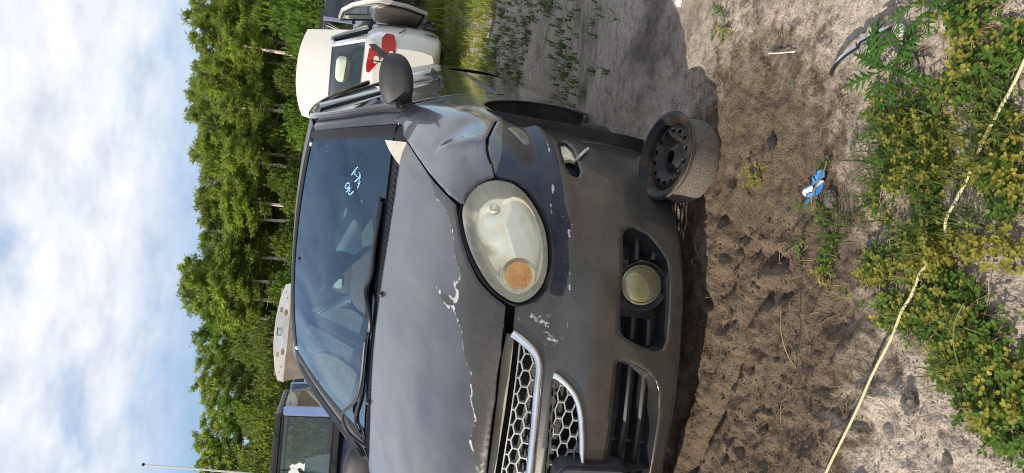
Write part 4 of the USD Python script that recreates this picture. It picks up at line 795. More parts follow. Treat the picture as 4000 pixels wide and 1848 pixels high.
obj('rim_lip', revolve([(R - .014, .119), (R + .010, .133), (R + .018, .131), (R + .016, .137), (R + .004, .139), (R - .014, .126), (R - .014, .119)]), 'rusty_steel', stand, 40)
# ================================================================== other vehicles
mat('white_paint', (.52, .515, .49), .30, var=.03, vscale=3, coat=.6, col2=(.48, .475, .45))
mat('cream_paint', (.80, .78, .73), .4, var=.05, vscale=6)
mat('silver_paint', (.62, .59, .53), .35, metal=.3, var=.05, vscale=4, coat=.5)
mat('navy_paint', (.035, .045, .10), .25, var=.15, vscale=3, coat=.9)
mat('blue_silver', (.22, .30, .52), .22, metal=.6, var=.1, vscale=3, coat=.6)
mat('ink_blue', (.010, .012, .026), .35, var=.2, vscale=4, coat=.4)
mat('red_lens', (.30, .006, .010), .15, var=.15, vscale=30, coat=.9, col2=(.38, .01, .012))
mat('clear_lens', (.62, .58, .56), .15, var=.15, vscale=40, metal=.3)
mat('green_cloth', (.42, .50, .40), .9, var=.1, vscale=20)
mat('tyre', (.02, .02, .02), .8, var=.3, vscale=30)
mat('tan_inner', (.33, .27, .21), .45, var=.2, vscale=8, coat=.3)
glass('car_glass', (.42, .50, .52)); glass('suv_glass', (.74, .82, .80)); glass('blue_glass', (.30, .55, .68), haze=(.25, .55, .72), hazef=.35)
def body_loft(st, n=48):
    """st: (x, half width, z bottom, z top, crown) stations, front to back."""
    st = np.array(sorted(st), float); xs = np.linspace(st[0, 0], st[-1, 0], n); I = [PchipInterpolator(st[:, 0], st[:, k])(xs) for k in range(1, 5)]
    rows = []
    for x, b, zb, zt, cr in zip(xs, *I):
        h = zt - zb; half = [(0, zb), (b * .88, zb), (b * .965, zb + .05 * h), (b * .995, zb + .25 * h), (b, zb + .48 * h), (b * .985, zb + .72 * h), (b * .955, zb + .90 * h), (b * .90, zt - .01), (b * .80, zt + cr * .35), (b * .45, zt + cr * .85), (0, zt + cr)]
        rows.append([(x, -y, z) for y, z in half[::-1]] + [(x, y, z) for y, z in half[1:]])
    G = np.array(rows); g = grid(G); caps = []
    for r in (G[0], G[-1]):
        c = r.mean(0); k = len(r); m = trimesh.Trimesh(np.vstack([r, c]), [[k, i, (i + 1) % k] for i in range(k)], process=False); caps.append(m)
    m = cat_([g, *caps]); m.merge_vertices(); m.fix_normals(); return m
def quad_patch(A, B, C, D, bulge=0.0, nrm=(0, 0, 1), n=9):
    """Bilinear sheet A-B-C-D with a bulge."""
    A, B, C, D = map(np.array, (A, B, C, D)); u = np.linspace(0, 1, n); U, V = np.meshgrid(u, u, indexing='ij'); U, V = U[..., None], V[..., None]
    P = A * (1 - U) * (1 - V) + B * U * (1 - V) + C * U * V + D * (1 - U) * V + np.array(nrm) * bulge * np.sin(PI * U) * np.sin(PI * V)
    g = grid(P)
    if g.face_normals.mean(0) @ np.array(nrm) < 0: g.invert()
    return g
def slab(g, th): return trimesh.Trimesh(*solid(g.vertices, g.faces, th), process=False)
def wheel_parts(parent, x, y, z, r=.32, w=.2, s=1):
    t = T(revolve([(r * .62, -w / 2), (r * .93, -w / 2), (r, -w / 3), (r, w / 3), (r * .93, w / 2), (r * .62, w / 2), (r * .62, -w / 2)], 32), (0, 0, 0), (PI / 2, 0, 0)); t.apply_translation((x, y, z))
    wl = obj('wheel', t, 'tyre', parent, 40)
    d = T(revolve([(0, .03), (r * .2, .03), (r * .5, .0), (r * .63, .05), (r * .63, -.03), (0, -.02)], 24), (0, 0, 0), (-s * PI / 2, 0, 0)); d.apply_translation((x, y + s * w * .2, z)); obj('rim', d, 'silver_paint', wl, 40)
def cabin(parent, xf0, xf1, xr1, xr0, zb, zr, bb, br, paintm, seats='green_cloth', mids=(-.1,), roof_bulge=.04):
    """Glasshouse: windscreen foot xf0 / head xf1, rear glass head xr1 / foot xr0 (front to back), belt zb, roof zr."""
    obj('roof', slab(quad_patch((xf1, -br, zr), (xf1, br, zr), (xr1, br, zr), (xr1, -br, zr), roof_bulge), .03), paintm, parent)
    obj('windshield', quad_patch((xf0, -bb * .95, zb), (xf0, bb * .95, zb), (xf1 - .0, br * .96, zr), (xf1, -br * .96, zr), .05, (.6, 0, .8)), 'car_glass', parent)
    obj('rear_window', quad_patch((xr0, -bb * .88, zb + .02), (xr0, bb * .88, zb + .02), (xr1, br * .92, zr), (xr1, -br * .92, zr), .04, (-.5, 0, .8)), 'car_glass', parent)
    for s in (-1, 1):
        obj('pillar', tube([(xf0, s * bb * .97, zb), (xf1, s * br * .99, zr)], .035, 6), paintm, parent, 60)
        obj('pillar', slab(quad_patch((xr0 - .02, s * bb * .98, zb), (xr0 + .34, s * bb, zb), (xr1 + .10, s * br, zr), (xr1 - .02, s * br * .96, zr), .01, (0, s, .3)), .03), paintm, parent, 60)
        obj('pillar', tube([(mids[0], s * (bb - .02), zb), (mids[0] - .04, s * (br - .0), zr)], .035, 6), 'black_plastic', parent, 60)
        obj('roof_rail', tube([(xf1, s * br, zr), ((xf1 + xr1) / 2, s * br * 1.01, zr + .012), (xr1, s * br, zr)], .028, 6), paintm, parent, 60)
        obj('side_window', quad_patch((xf0 - .06, s * (bb - .015), zb), (mids[0], s * (bb - .015), zb), (mids[0] - .04, s * (br - .01), zr - .02), (xf1 - .02, s * (br - .01), zr - .02), .01, (0, s, .3)), 'car_glass', parent)
        obj('side_window', quad_patch((mids[0] - .06, s * (bb - .015), zb), (xr0 + .36, s * (bb - .015), zb), (xr1 + .12, s * (br - .01), zr - .02), (mids[0] - .09, s * (br - .01), zr - .02), .01, (0, s, .3)), 'car_glass', parent)
    for x in (mids[0] - .05, xr0 + .55):
        for y in (-.37, .37):
            st = obj('seat', cushion((.14, .48, .66), (x, y, zb - .12), (0, -.22, 0)), seats, parent, 60); obj('headrest', cushion((.10, .28, .17), (x - .10, y, zb + .27), (0, -.15, 0), .5), seats, st, 60)
def heading(loc, h):
    """Frame of a car whose nose points to compass angle h from +y."""
    return dict(loc=loc, rotz=PI / 2 - h)
# ---- white sedan seen from behind (local origin: middle of its rear bumper)
ws_ = thing('white_sedan', 'white sedan seen from behind, bonnet raised and right door ajar', 'car', **heading((1.05, 7.4, 0.0), math.radians(17)))
obj('body', body_loft([(4.62, .62, .34, .60, .02), (4.5, .80, .25, .72, .03), (4.1, .88, .22, .80, .03), (3.4, .91, .20, .90, .02), (2.6, .915, .19, .93, .01), (1.6, .915, .20, .97, .01), (.9, .91, .22, 1.03, .02), (.35, .89, .28, 1.05, .02), (.08, .84, .33, 1.02, .01), (0.0, .74, .38, .97, 0)]), 'white_paint', ws_, 40)
obj('engine_bay', box((.9, 1.35, .04), (3.95, 0, .875)), 'underbody', ws_)
cabin(ws_, 3.25, 2.45, 1.35, .58, .98, 1.40, .80, .62, 'white_paint', mids=(1.95,))
hd = quad_patch((3.22, -.74, 1.00), (3.22, .74, 1.00), (3.62, .62, 1.90), (3.62, -.62, 1.90), .05, (-.9, 0, .4), 13); V = np.array(hd.vertices); k_ = np.clip((V[:, 2] - 1.0) / .9, 0, 1); V[:, 2] -= .16 * (np.abs(V[:, 1]) / .7) ** 2.4 * k_; V[:, 0] += .012 * np.exp(-((np.abs(V[:, 1]) - .38) / .05) ** 2) * -1; hd = trimesh.Trimesh(V, hd.faces, process=False)
obj('raised_bonnet', slab(hd, .02), 'white_paint', ws_, 50)
WH = math.radians(17); WF = np.array([math.sin(WH), math.cos(WH), 0]); WL = np.array([-math.cos(WH), math.sin(WH), 0]); W0 = np.array([1.05, 7.4, 0.0])
def rear_yz(pts, xl):
    # picture points measured on the plane of the rear, as (distance right of the middle, height)
    out = []
    for p in pts:
        d = ray(*p); t_ = ((W0 + WF * xl - EYE) @ WF) / (d @ WF); q = EYE + d * t_ - W0; out.append((-(q @ WL), q[2]))
    return out
LAMP_O = [(1510, 134), (1537, 139), (1541, 168), (1539, 202), (1524, 212), (1500, 198), (1493, 185), (1495, 150)]; LAMP_I = [(1447, 187), (1480, 218), (1480, 235), (1434, 286), (1434, 250)]
for s in (-1, 1):
    def lamp(pts, off=.012):
        m = trimesh.Trimesh(*(lambda U, t: (np.c_[np.zeros(len(U)), U], t))(*tri2d(Polygon(pts).buffer(.012), .03)), process=False); return m
    # outer lamp wraps round the corner, inner lamp sits on the lid
    def wrap(pts, off):
        U, t = tri2d(Polygon(pts).buffer(-.01).buffer(.02), .03); y = U[:, 0]; yy = np.minimum(y, .875); x = -.012 - off + .10 * np.clip((y - .55) / .31, 0, 1) ** 2.2 + np.clip(y - .86, 0, 1)
        m = trimesh.Trimesh(np.c_[x, s * yy, U[:, 1]], t, process=False)
        if (m.face_normals[:, 0].mean() > 0): m.invert()
        return trimesh.Trimesh(*solid(m.vertices, m.faces, .03), process=False)
    lo = obj('tail_lamp', wrap(rear_yz(LAMP_O, .08), .02), 'red_lens', ws_, 50)
    obj('reversing_lens', wrap(rear_yz([(1518, 203), (1530, 199), (1536, 203), (1526, 210)], .08), .026), 'clear_lens', lo, 50)
    li = obj('tail_lamp', wrap(rear_yz(LAMP_I, -.03), .02), 'red_lens', ws_, 50)
    obj('reversing_lens', wrap(rear_yz([(1466, 220), (1477, 226), (1477, 234), (1460, 250), (1462, 236)], -.03), .026), 'clear_lens', li, 50)
    obj('bumper_seam', tube(spline([(.10, s * .880, .745), (.24, s * .9, .70), (.55, s * .917, .66)], 14), .006, 5), 'gap_black', ws_)
    obj('door_gap', tube([(1.02, s * .905, .99), (1.0, s * .916, .80), (.98, s * .918, .62)], .005, 5), 'gap_black', ws_)
obj('lid_gap', cat_([tube([(-.03, -.59, 1.0), (-.045, -.588, .72), (-.05, -.40, .69), (-.055, .40, .69), (-.045, .588, .72), (-.03, .59, 1.0)], .008, 5)]), 'gap_black', ws_)
obj('exhaust_cutout', T(trimesh.creation.cylinder(.13, .03, sections=24), (-.0, -.50, .36), (0, PI / 2, 0)), 'gap_black', ws_)
obj('roof_aerial', cat_([tube([(1.62, 0.18, 1.43), (1.54, .18, 1.475), (1.50, .18, 1.47)], [.03, .022, .01], 6)]), 'white_paint', ws_, 60)
for x, y in ((3.75, .80), (3.75, -.80), (.95, .80)): wheel_parts(ws_, x, y, .30, s=1 if y > 0 else -1)
# open right door hung on its front edge, swung out a little
dr = []
dth = math.radians(13); D0 = np.array([2.02, -.90, 0.0]); dd_ = np.array([-math.cos(dth), -math.sin(dth), 0]); dn_ = np.array([math.sin(dth), -math.cos(dth), 0])
dpoly = Polygon([(0, .36), (.25, .33), (.72, .36), (.95, .62), (1.02, .92), (.98, 1.02), (.80, 1.22), (.52, 1.33), (.10, 1.36), (.02, 1.30), (0, .95)]); dwin = Polygon([(.07, .99), (.92, .99), (.76, 1.18), (.50, 1.285), (.10, 1.31)])
def dsheet(pg, off, th):
    U, t = tri2d(pg, .06); P = D0 + U[:, :1] * dd_ + np.array([0, 0, 1]) * U[:, 1:] + dn_ * (off - .20 * np.clip(U[:, 1:] - .95, 0, 1) * .9)
    m = trimesh.Trimesh(P, t, process=False)
    if m.face_normals.mean(0) @ dn_ < 0: m.invert()
    return trimesh.Trimesh(*(solid(P, m.faces, th) if th else (P, m.faces)), process=False)
do = obj('open_door', dsheet(dpoly.difference(dwin), .06, .04), 'white_paint', ws_, 40)
obj('inner_panel', dsheet(Polygon([(.05, .42), (.70, .42), (.88, .64), (.92, .93), (.05, .93)]), .01, .02), 'tan_inner', do, 40)
obj('door_seal', tube(np.array([D0 + a * dd_ + np.array([0, 0, b]) + dn_ * (.016 - .18 * max(0, b - .95)) for a, b in ((.03, .40), (.70, .40), (.90, .64), (.95, .92), (.78, 1.18), (.52, 1.30), (.10, 1.33), (.03, .95))]), .014, 6), 'rubber', do)
obj('pane', dsheet(dwin.buffer(.01), .045, 0), 'car_glass', do)
obj('torn_trim', cat_([tube([(.35, -.99, .50), (.75, -1.02, .42), (.86, -1.01, .36), (.62, -1.0, .34)], .02, 5), slab(quad_patch((.4, -.96, .48), (.8, -.99, .40), (.8, -.98, .3), (.5, -.95, .33), 0, (0, -1, 0), 4), .02)]), 'black_plastic', ws_)
# ---- navy van facing us at the edge, pale van behind it
nv = thing('navy_van', 'navy van with a bright headlamp facing the camera beside the white sedan', 'van', **heading((3.78, 10.3, 0.02), math.radians(186)))
obj('body', body_loft([(0.0, .62, .45, .98, .02), (-.12, .82, .42, 1.02, .03), (-.6, .90, .36, 1.08, .03), (-1.1, .93, .30, 1.14, .02), (-2.4, .94, .28, 1.12, 0), (-4.2, .92, .30, 1.12, 0), (-4.6, .84, .36, 1.08, 0)]), 'navy_paint', nv, 40)
cabin(nv, -.95, -1.75, -4.2, -4.55, 1.13, 1.58, .84, .70, 'navy_paint', seats='dash_grey', mids=(-2.3,))
for s in (-1, 1):
    hl = obj('headlamp', slab(quad_patch((.02, s * .88, .84), (.09, s * .50, .83), (.05, s * .50, 1.0), (-.02, s * .86, 1.0), .02, (1, 0, 0)), .02), 'clear_lens', nv); obj('indicator', slab(quad_patch((.03, s * .885, .96), (.07, s * .52, .97), (.05, s * .52, 1.02), (.0, s * .87, 1.02), .01, (1, 0, 0)), .03), 'amber', hl)
obj('grille', box((.06, .90, .16), (.08, 0, .92), bev=.01), 'gap_black', nv)
obj('front_cavity', cat_([box((.10, 1.6, .40), (.04, 0, .56), bev=.02), tube([(.10, -.7, .62), (.12, 0, .60), (.10, .7, .62)], .025, 6), tube([(.10, -.3, .4), (.12, -.2, .75)], .02, 6)]), 'underbody', nv)
obj('sticker', T(box((.004, .16, .10)), (-1.30, .42, 1.345), (0, -.95, 0)), 'white_label', nv)
for x, y in ((-.95, .80), (-.95, -.80), (-3.8, .8), (-3.8, -.8)): wheel_parts(nv, x, y, .32, s=1 if y > 0 else -1)
wv = thing('pale_van', 'white van with roof bars, mostly hidden behind the navy van', 'van', **heading((4.25, 15.3, 0.0), math.radians(184)))
obj('body', body_loft([(0, .7, .4, 1.0, .03), (-.3, .92, .34, 1.1, .03), (-1.0, .98, .3, 1.2, .02), (-4.6, .98, .3, 1.2, 0), (-4.8, .9, .35, 1.15, 0)]), 'white_paint', wv, 40)
cabin(wv, -.8, -1.5, -4.5, -4.75, 1.18, 1.74, .92, .80, 'white_paint', seats='dash_grey', mids=(-2.2,))
for x in (-2.0, -3.4): obj('roof_bar', box((.05, 1.5, .04), (x, 0, 1.83), bev=.01), 'black_plastic', wv)
# ---- pale saloon with its boot lid up, behind the dark sedan's roof
sv = thing('beige_saloon', 'beige saloon behind the dark roof, boot lid raised showing its holed inner frame', 'car', **heading((-1.50, 9.7, 0.0), math.radians(-6)))
obj('body', body_loft([(4.5, .62, .34, .60, .02), (4.3, .80, .25, .72, .03), (3.4, .87, .20, .88, .02), (1.6, .88, .20, .93, .01), (.9, .87, .22, .98, .02), (.3, .85, .28, .95, .02), (.05, .80, .33, .90, .01), (0, .70, .38, .86, 0)]), 'silver_paint', sv, 40)
cabin(sv, 3.2, 2.4, 1.45, .75, .95, 1.34, .78, .60, 'silver_paint', seats='grey_cloth', mids=(1.95,))
la, lb = np.array([.78, 0, 1.10]), np.array([.34, 0, 1.69])
lid = quad_patch(la + [0, -.60, 0], la + [0, .60, 0], lb + [0, .64, 0], lb + [0, -.64, 0], .04, (.6, 0, .6), 11); ld = obj('raised_boot_lid', slab(lid, .02), 'tan_inner', sv, 50)
fpoly = Polygon([(-.66, 0), (.66, 0), (.64, .085), (.45, .135), (.2, .168), (0, .175), (-.2, .168), (-.45, .135), (-.64, .085)])
fh = fpoly.difference(unary_union([Polygon([(-.06, .085), (.05, .085), (.05, .145), (-.06, .145)]), Polygon([(-.33, .09), (-.26, .09), (-.26, .13), (-.33, .125)]), Polygon([(.26, .09), (.33, .09), (.33, .125), (.26, .13)]), shapely.affinity.scale(Point(-.26, .05).buffer(.03), 1.6, .8), shapely.affinity.scale(Point(.26, .05).buffer(.03), 1.6, .8), Point(.46, .05).buffer(.012), Point(-.46, .05).buffer(.012), Point(.53, .07).buffer(.01), Point(-.53, .07).buffer(.01), Point(.58, .02).buffer(.008)]))
U, t = tri2d(fh, .03); P = np.stack([lb[0] + .03 - U[:, 1] * .25 - .05 * (1 - (U[:, 0] / .66) ** 2), U[:, 0], lb[2] - .02 + U[:, 1]], 1); m = trimesh.Trimesh(P, t, process=False)
if m.face_normals[:, 0].mean() > 0: m.invert()
lf = obj('lid_frame', slab(m, .012), 'cream_paint', ld, 40)
obj('lid_backing', slab(trimesh.Trimesh(P + [.05, 0, 0], m.faces, process=False), .01) if False else box((.02, 1.16, .10), (lb[0] + .05, 0, lb[2] + .07)), 'tan_inner', ld)
obj('latch', cat_([box((.04, .06, .03), (lb[0] - .06, -.0, lb[2] + .09)), tube([(lb[0] - .06, .05, lb[2] + .06), (lb[0] - .07, .12, lb[2] + .03), (lb[0] - .06, .22, lb[2] + .05)], .006, 5)]), 'blue_chalk', ld)
# ---- small white car with a raised blue glass hatch
sh = thing('white_hatchback', 'white hatchback with blue tinted tailgate glass standing open, beside blue SUV', 'car', **heading((-2.55, 11.0, 0.0), math.radians(30)))
obj('body', body_loft([(3.8, .6, .34, .62, .02), (3.6, .76, .26, .74, .03), (2.8, .82, .2, .9, .02), (1.4, .83, .2, .95, .01), (.2, .82, .28, .98, .02), (0, .74, .36, .95, 0)]), 'white_paint', sh, 40)
cabin(sh, 2.75, 2.0, .7, .2, .96, 1.42, .74, .60, 'white_paint', seats='grey_cloth', mids=(1.4,))
obj('tailgate_glass', slab(quad_patch((.68, -.52, 1.44), (.68, .52, 1.44), (.05, .40, 1.58), (.05, -.40, 1.58), .06, (0, 0, 1)), .008), 'blue_glass', sh)
# ---- blue SUV on the left with black roof
bs = thing('blue_suv', 'dark blue SUV with black roof and torn white decal on its side window', 'car', **heading((-3.10, 7.55, -0.03), math.radians(90 - 4)))
Lx = 1.36
obj('body', body_loft([(Lx, .70, .38, .98, .0), (Lx - .08, .82, .32, 1.04, .0), (Lx - .8, .88, .28, 1.06, 0), (-1.6, .88, .28, 1.06, 0), (-2.9, .85, .3, 1.02, .02), (-3.1, .7, .4, .9, 0)]), 'ink_blue', bs, 40)
obj('roof', cat_([box((2.6, 1.45, .07), (Lx - 1.42, 0, 1.595), bev=.02)]), 'black_plastic', bs)
for s in (-1, 1):
    obj('corner_pillar', T(box((.085, .05, .50), (Lx - .085, s * .77, 1.31), (s * .14, -.02, 0), bev=.012)), 'blue_silver', bs)
    obj('middle_pillar', T(box((.07, .05, .50), (Lx - 1.25, s * .77, 1.31), (s * .14, 0, 0), bev=.012)), 'ink_blue', bs)
    obj('front_pillar', tube([(Lx - 2.9, s * .78, 1.04), (Lx - 2.3, s * .70, 1.57)], .04, 6), 'ink_blue', bs)
    obj('belt_trim', box((2.7, .04, .05), (Lx - 1.45, s * .825, 1.065), bev=.01), 'black_plastic', bs)
    w = obj('side_window', slab(quad_patch((Lx - .13, s * .80, 1.08), (Lx - 1.21, s * .80, 1.08), (Lx - 1.21, s * .735, 1.56), (Lx - .13, s * .735, 1.56), 0, (0, s, .1)), .004), 'suv_glass', bs)
    obj('window_seal', tube([(Lx - .14, s * .805, 1.10), (Lx - 1.2, s * .805, 1.10), (Lx - 1.2, s * .738, 1.555), (Lx - .14, s * .738, 1.555)], .012, 6, closed=True), 'rubber', w)
    obj('side_window', slab(quad_patch((Lx - 1.29, s * .80, 1.08), (Lx - 2.75, s * .80, 1.08), (Lx - 2.28, s * .735, 1.56), (Lx - 1.29, s * .735, 1.56), 0, (0, s, .1)), .004), 'suv_glass', bs)
    if s < 0:
        rng = random.Random(4); dc = []
        for k in range(11):
            a = rng.uniform(0, 2 * PI); r = rng.uniform(.01, .06); c = np.array([Lx - .62 + r * math.cos(a) * 1.1, 0, 1.40 + r * math.sin(a)]); q = []
            nn = rng.choice((3, 4, 5)); 
            for j in range(nn):
                b = 2 * PI * j / nn + rng.uniform(-.4, .4); rr = rng.uniform(.012, .045); q.append(c + [rr * math.cos(b), 0, rr * math.sin(b) * 1.2])
            q = np.array(q); q[:, 1] = -(.80 + (.735 - .80) * (q[:, 2] - 1.08) / .48) - .004 - k * .0006
            m = trimesh.Trimesh(np.vstack([q, q.mean(0)]), [[nn, i, (i + 1) % nn] for i in range(nn)], process=False)
            if m.face_normals[:, 1].mean() > 0: m.invert()
            dc.append(slab(m, .0004))
        obj('torn_decal', cat_(dc), 'white_label', w)
obj('tailgate', box((.05, 1.4, .55), (Lx - .02, 0, 1.30), (0, -.08, 0), bev=.02) if False else quad_patch((Lx - .03, -.72, 1.06), (Lx - .03, .72, 1.06), (Lx - .10, .68, 1.56), (Lx - .10, -.68, 1.56), .02, (1, 0, 0)), 'suv_glass', bs)
obj('seat', cat_([cushion((.5, .14, .66), (Lx - 1.0, .35, 1.0), (0, 0, 0)), cushion((.14, .48, .66), (Lx - .75, -.35, 1.02), (0, .2, 0))]), 'pale_trim', bs, 60)
for x in (Lx - .8, -2.1):
    for s in (-1, 1): wheel_parts(bs, x, s * .78, .34, .34, s=s)
mt = np.array(at_y(1330, 1880, 6.7)); mtop = np.array(at_y(560, 1815, 6.9))
ml = lambda P: ((np.asarray(P) - np.array([-3.10, 7.55, -.03])) @ np.array([[math.cos(PI / 2 - math.radians(86)), -math.sin(PI / 2 - math.radians(86)), 0], [math.sin(PI / 2 - math.radians(86)), math.cos(PI / 2 - math.radians(86)), 0], [0, 0, 1]]))
mst = obj('whip_aerial', tube(np.array([ml(mt), ml(mt * .5 + mtop * .5), ml(mtop)]), [.011, .009, .006], 6), 'wire', bs); obj('aerial_tip', T(trimesh.creation.icosphere(2, .014), ml(mtop)), 'gap_black', mst)
# ================================================================== vegetation
def leaf_mat(name, cols, rough=.55, trans=.35, noise=.5, scale=.6, glow=1.0):
    """Leaf colour from a ramp over each separate leaf, plus slow drift through the plant; part of the light passes through."""
    n = len(cols); ramp = [(i / (n - 1), c) for i, c in enumerate(cols)]
    MATS[name] = usdkit.material(stage, '/World/Looks/' + name, {'g': ('geometry', {}), 'tc': ('texture_coordinate', {}), 'oi': ('object_info', {}), 'no': ('noise_texture', {'scale': scale, 'detail': 3.0}),
        'a': ('math', {'math_type': 'multiply_add', 'value2': .45}), 'b': ('math', {'math_type': 'multiply_add', 'value2': noise, 'value3': -noise * .5 + .0}), 'c': ('math', {'math_type': 'multiply_add', 'value2': .22, 'value3': .16}),
        'r': ('rgb_ramp', {'ramp': ramp}), 'p': ('principled_bsdf', {'roughness': rough, 'specular_ior_level': .3}), 't': ('translucent_bsdf', {}), 'tg': ('mix_color', {'blend_type': 'multiply', 'fac': 1.0, 'b': (glow, glow, glow * .8), 'use_clamp': False}), 'm': ('mix_closure', {'fac': trans})},
        [('tc.object', 'no.vector'), ('no.fac', 'b.value1'), ('oi.random', 'c.value1'), ('g.random_per_island', 'a.value1'), ('c.value', 'b.value3') if False else ('b.value', 'a.value3'), ('a.value', 'r.fac') if False else ('a.value', 'r.fac'), ('r.color', 'p.base_color'), ('r.color', 'tg.a'), ('tg.result', 't.color'), ('p.BSDF', 'm.closure1'), ('t.BSDF', 'm.closure2')], surface='m.closure')
    return MATS[name]
leaf_mat('pine_needles', [(.115, .15, .028), (.205, .265, .042), (.285, .345, .06), (.36, .385, .08), (.38, .33, .11)], noise=1.3, scale=.45, trans=.55, glow=2.5)
leaf_mat('bright_leaves', [(.07, .125, .014), (.13, .215, .024), (.20, .30, .04), (.27, .36, .06)], noise=1.2, scale=.8, trans=.55, glow=2.0)
leaf_mat('shrub_needles', [(.075, .10, .016), (.13, .17, .028), (.19, .225, .04), (.24, .25, .055)], noise=1.2, scale=.8, trans=.55, glow=2.1)
leaf_mat('clover_leaves', [(.07, .14, .018), (.12, .20, .025), (.19, .27, .032), (.30, .34, .045), (.46, .40, .07)], noise=.9, scale=7, glow=1.3)
leaf_mat('dry_leaves', [(.20, .20, .03), (.34, .28, .04), (.46, .30, .06), (.48, .23, .08), (.36, .15, .06)], noise=.9, scale=9)
leaf_mat('grass_blades', [(.06, .095, .018), (.12, .14, .03), (.22, .19, .06), (.32, .25, .10), (.36, .27, .13)], noise=1.2, scale=2, glow=1.4)
leaf_mat('verge_blades', [(.16, .20, .03), (.30, .30, .05), (.46, .37, .10), (.55, .38, .14), (.50, .30, .13)], noise=1.2, scale=1.2, glow=1.5)
leaf_mat('straw', [(.20, .14, .07), (.34, .25, .12), (.46, .36, .19)], trans=.1, noise=.4, scale=4)
leaf_mat('weed_leaves', [(.045, .12, .015), (.075, .175, .02), (.12, .24, .03)], noise=.5, scale=8)
mat('pine_bark', (.46, .37, .29), .9, var=.35, vscale=3, col2=(.66, .56, .46), coords='object')
def tris(c, d, w, L, rng):
    """Thin leaf triangles at points c with directions d."""
    n = len(c); d = d / np.linalg.norm(d, axis=1, keepdims=True); s = np.cross(d, rng.normal(0, 1, (n, 3))); s /= np.linalg.norm(s, axis=1, keepdims=True) + 1e-9
    L, w = np.reshape(L, (-1, 1)), np.reshape(w, (-1, 1)); v = np.stack([c - s * w, c + s * w, c + d * L], 1).reshape(-1, 3); return v, np.arange(3 * n).reshape(-1, 3)
def diamonds(c, d, w, L, rng, fold=.25):
    n = len(c); d = d / np.linalg.norm(d, axis=1, keepdims=True); s = np.cross(d, rng.normal(0, 1, (n, 3))); s /= np.linalg.norm(s, axis=1, keepdims=True) + 1e-9; up = np.cross(s, d)
    L, w = np.reshape(L, (-1, 1)), np.reshape(w, (-1, 1)); v = np.stack([c, c + d * L * .5 + s * w + up * w * fold, c + d * L, c + d * L * .5 - s * w + up * w * fold], 1).reshape(-1, 3); k = np.arange(n)[:, None] * 4
    return v, np.vstack([k + [0, 1, 2], k + [0, 2, 3]])
def pine(seed, crown0, dens, spread, H=14.0):
    rng = np.random.default_rng(seed); bend = rng.normal(0, .18, 2); zt = np.linspace(0, 1, 14)
    tp = np.stack([bend[0] * np.sin(zt * 2.2), bend[1] * np.sin(zt * 2.8), zt * H * .97], 1); parts = [tube(tp, np.linspace(.22, .03, 14), 7)]; C, D = [], []
    nl = int(46 * dens)
    for k in range(nl):
        t = crown0 + (1 - crown0) * (k + rng.uniform(0, 1)) / nl; az = k * 2.4 + rng.normal(0, .4); prof = math.sin(min(1, (t - crown0) / (1 - crown0) * 1.15 + .22) * PI * .86) ** .7
        L = spread * (.45 + .75 * rng.random()) * prof + .25; b = np.array([np.interp(t, zt, tp[:, 0]), np.interp(t, zt, tp[:, 1]), t * H * .97]); o = np.array([math.cos(az), math.sin(az), .25 + .7 * (t - crown0) + rng.normal(0, .12)])
        e = b + o * L; parts.append(tube([b, (b + e) / 2 + [0, 0, -.04 * L], e], [.045, .028, .012], 4))
        for j in range(int(3 + 3 * L)):
            f = .40 + .62 * rng.random(); c = b + o * L * f + rng.normal(0, .20, 3) * [1, 1, .7]; n = int(34 + 16 * rng.random()); d = rng.normal(0, 1, (n, 3)) + [0, 0, .7]; C.append(c + rng.normal(0, .15, (n, 3))); D.append(d)
    for k in range(5):
        t = crown0 * rng.uniform(.55, .98); az = rng.uniform(0, 6.28); b = np.array([np.interp(t, zt, tp[:, 0]), np.interp(t, zt, tp[:, 1]), t * H * .97]); parts.append(tube([b, b + np.array([math.cos(az), math.sin(az), .2]) * rng.uniform(.5, 1.3)], [.03, .008], 4))
    C, D = np.vstack(C), np.vstack(D); return cat_(parts), tris(C, D, rng.uniform(.035, .065, len(C)), rng.uniform(.22, .40, len(C)), rng)
def bush(seed, n, leaf, sx=1.0, sz=1.0, fuzzy=False):
    rng = np.random.default_rng(seed); lobes = [(rng.normal(0, .45, 3) * [1, 1, .5] + [0, 0, rng.uniform(.35, .9)], rng.uniform(.35, .6)) for _ in range(9)]
    C, D = [], []
    for c, r in lobes:
        u = rng.normal(0, 1, (n // 9, 3)); u /= np.linalg.norm(u, axis=1, keepdims=True); rr = r * rng.uniform(.45, 1.08, (len(u), 1)); C.append(c + u * rr); D.append(u + rng.normal(0, .8, u.shape) + [0, 0, .5 if fuzzy else -.1])
    C, D = np.vstack(C), np.vstack(D); C[:, 2] = np.abs(C[:, 2]); C *= [sx, sx, sz]
    stem = cat_([tube([(0, 0, 0), c * .5 * [sx, sx, sz], c * [sx, sx, sz]], [.04, .025, .01], 5) for c, r in lobes]); f = tris if fuzzy else diamonds
    return stem, f(C, D, leaf * rng.uniform(.5, .8, len(C)) * (.45 if fuzzy else 1), leaf * rng.uniform(1.2, 2.2, len(C)) * (1.6 if fuzzy else 1), rng)
KINDS = {}
def plant(kind, name, make, leafmat, loc, rz, sc, label, cat, group=None):
    if kind not in KINDS:
        wood, leaves = make(); x = thing(name, label, cat, loc, rz, group, scale=sc); obj('trunk' if cat == 'tree' else 'stem', wood, 'pine_bark', x, 50); obj('crown' if cat == 'tree' else 'foliage', leaves, leafmat, x, False); KINDS[kind] = x; return x
    return copy_of(KINDS[kind], name, loc, rz, sc, label, cat, group)
rng = random.Random(11)
EXTRA = [(48, 800), (150, 800), (235, 812), (385, 790), (430, 800), (565, 800), (615, 812), (670, 822), (760, 805), (825, 810), (890, 815), (955, 818), (1015, 790), (1110, 770), (1160, 775), (1215, 800)]
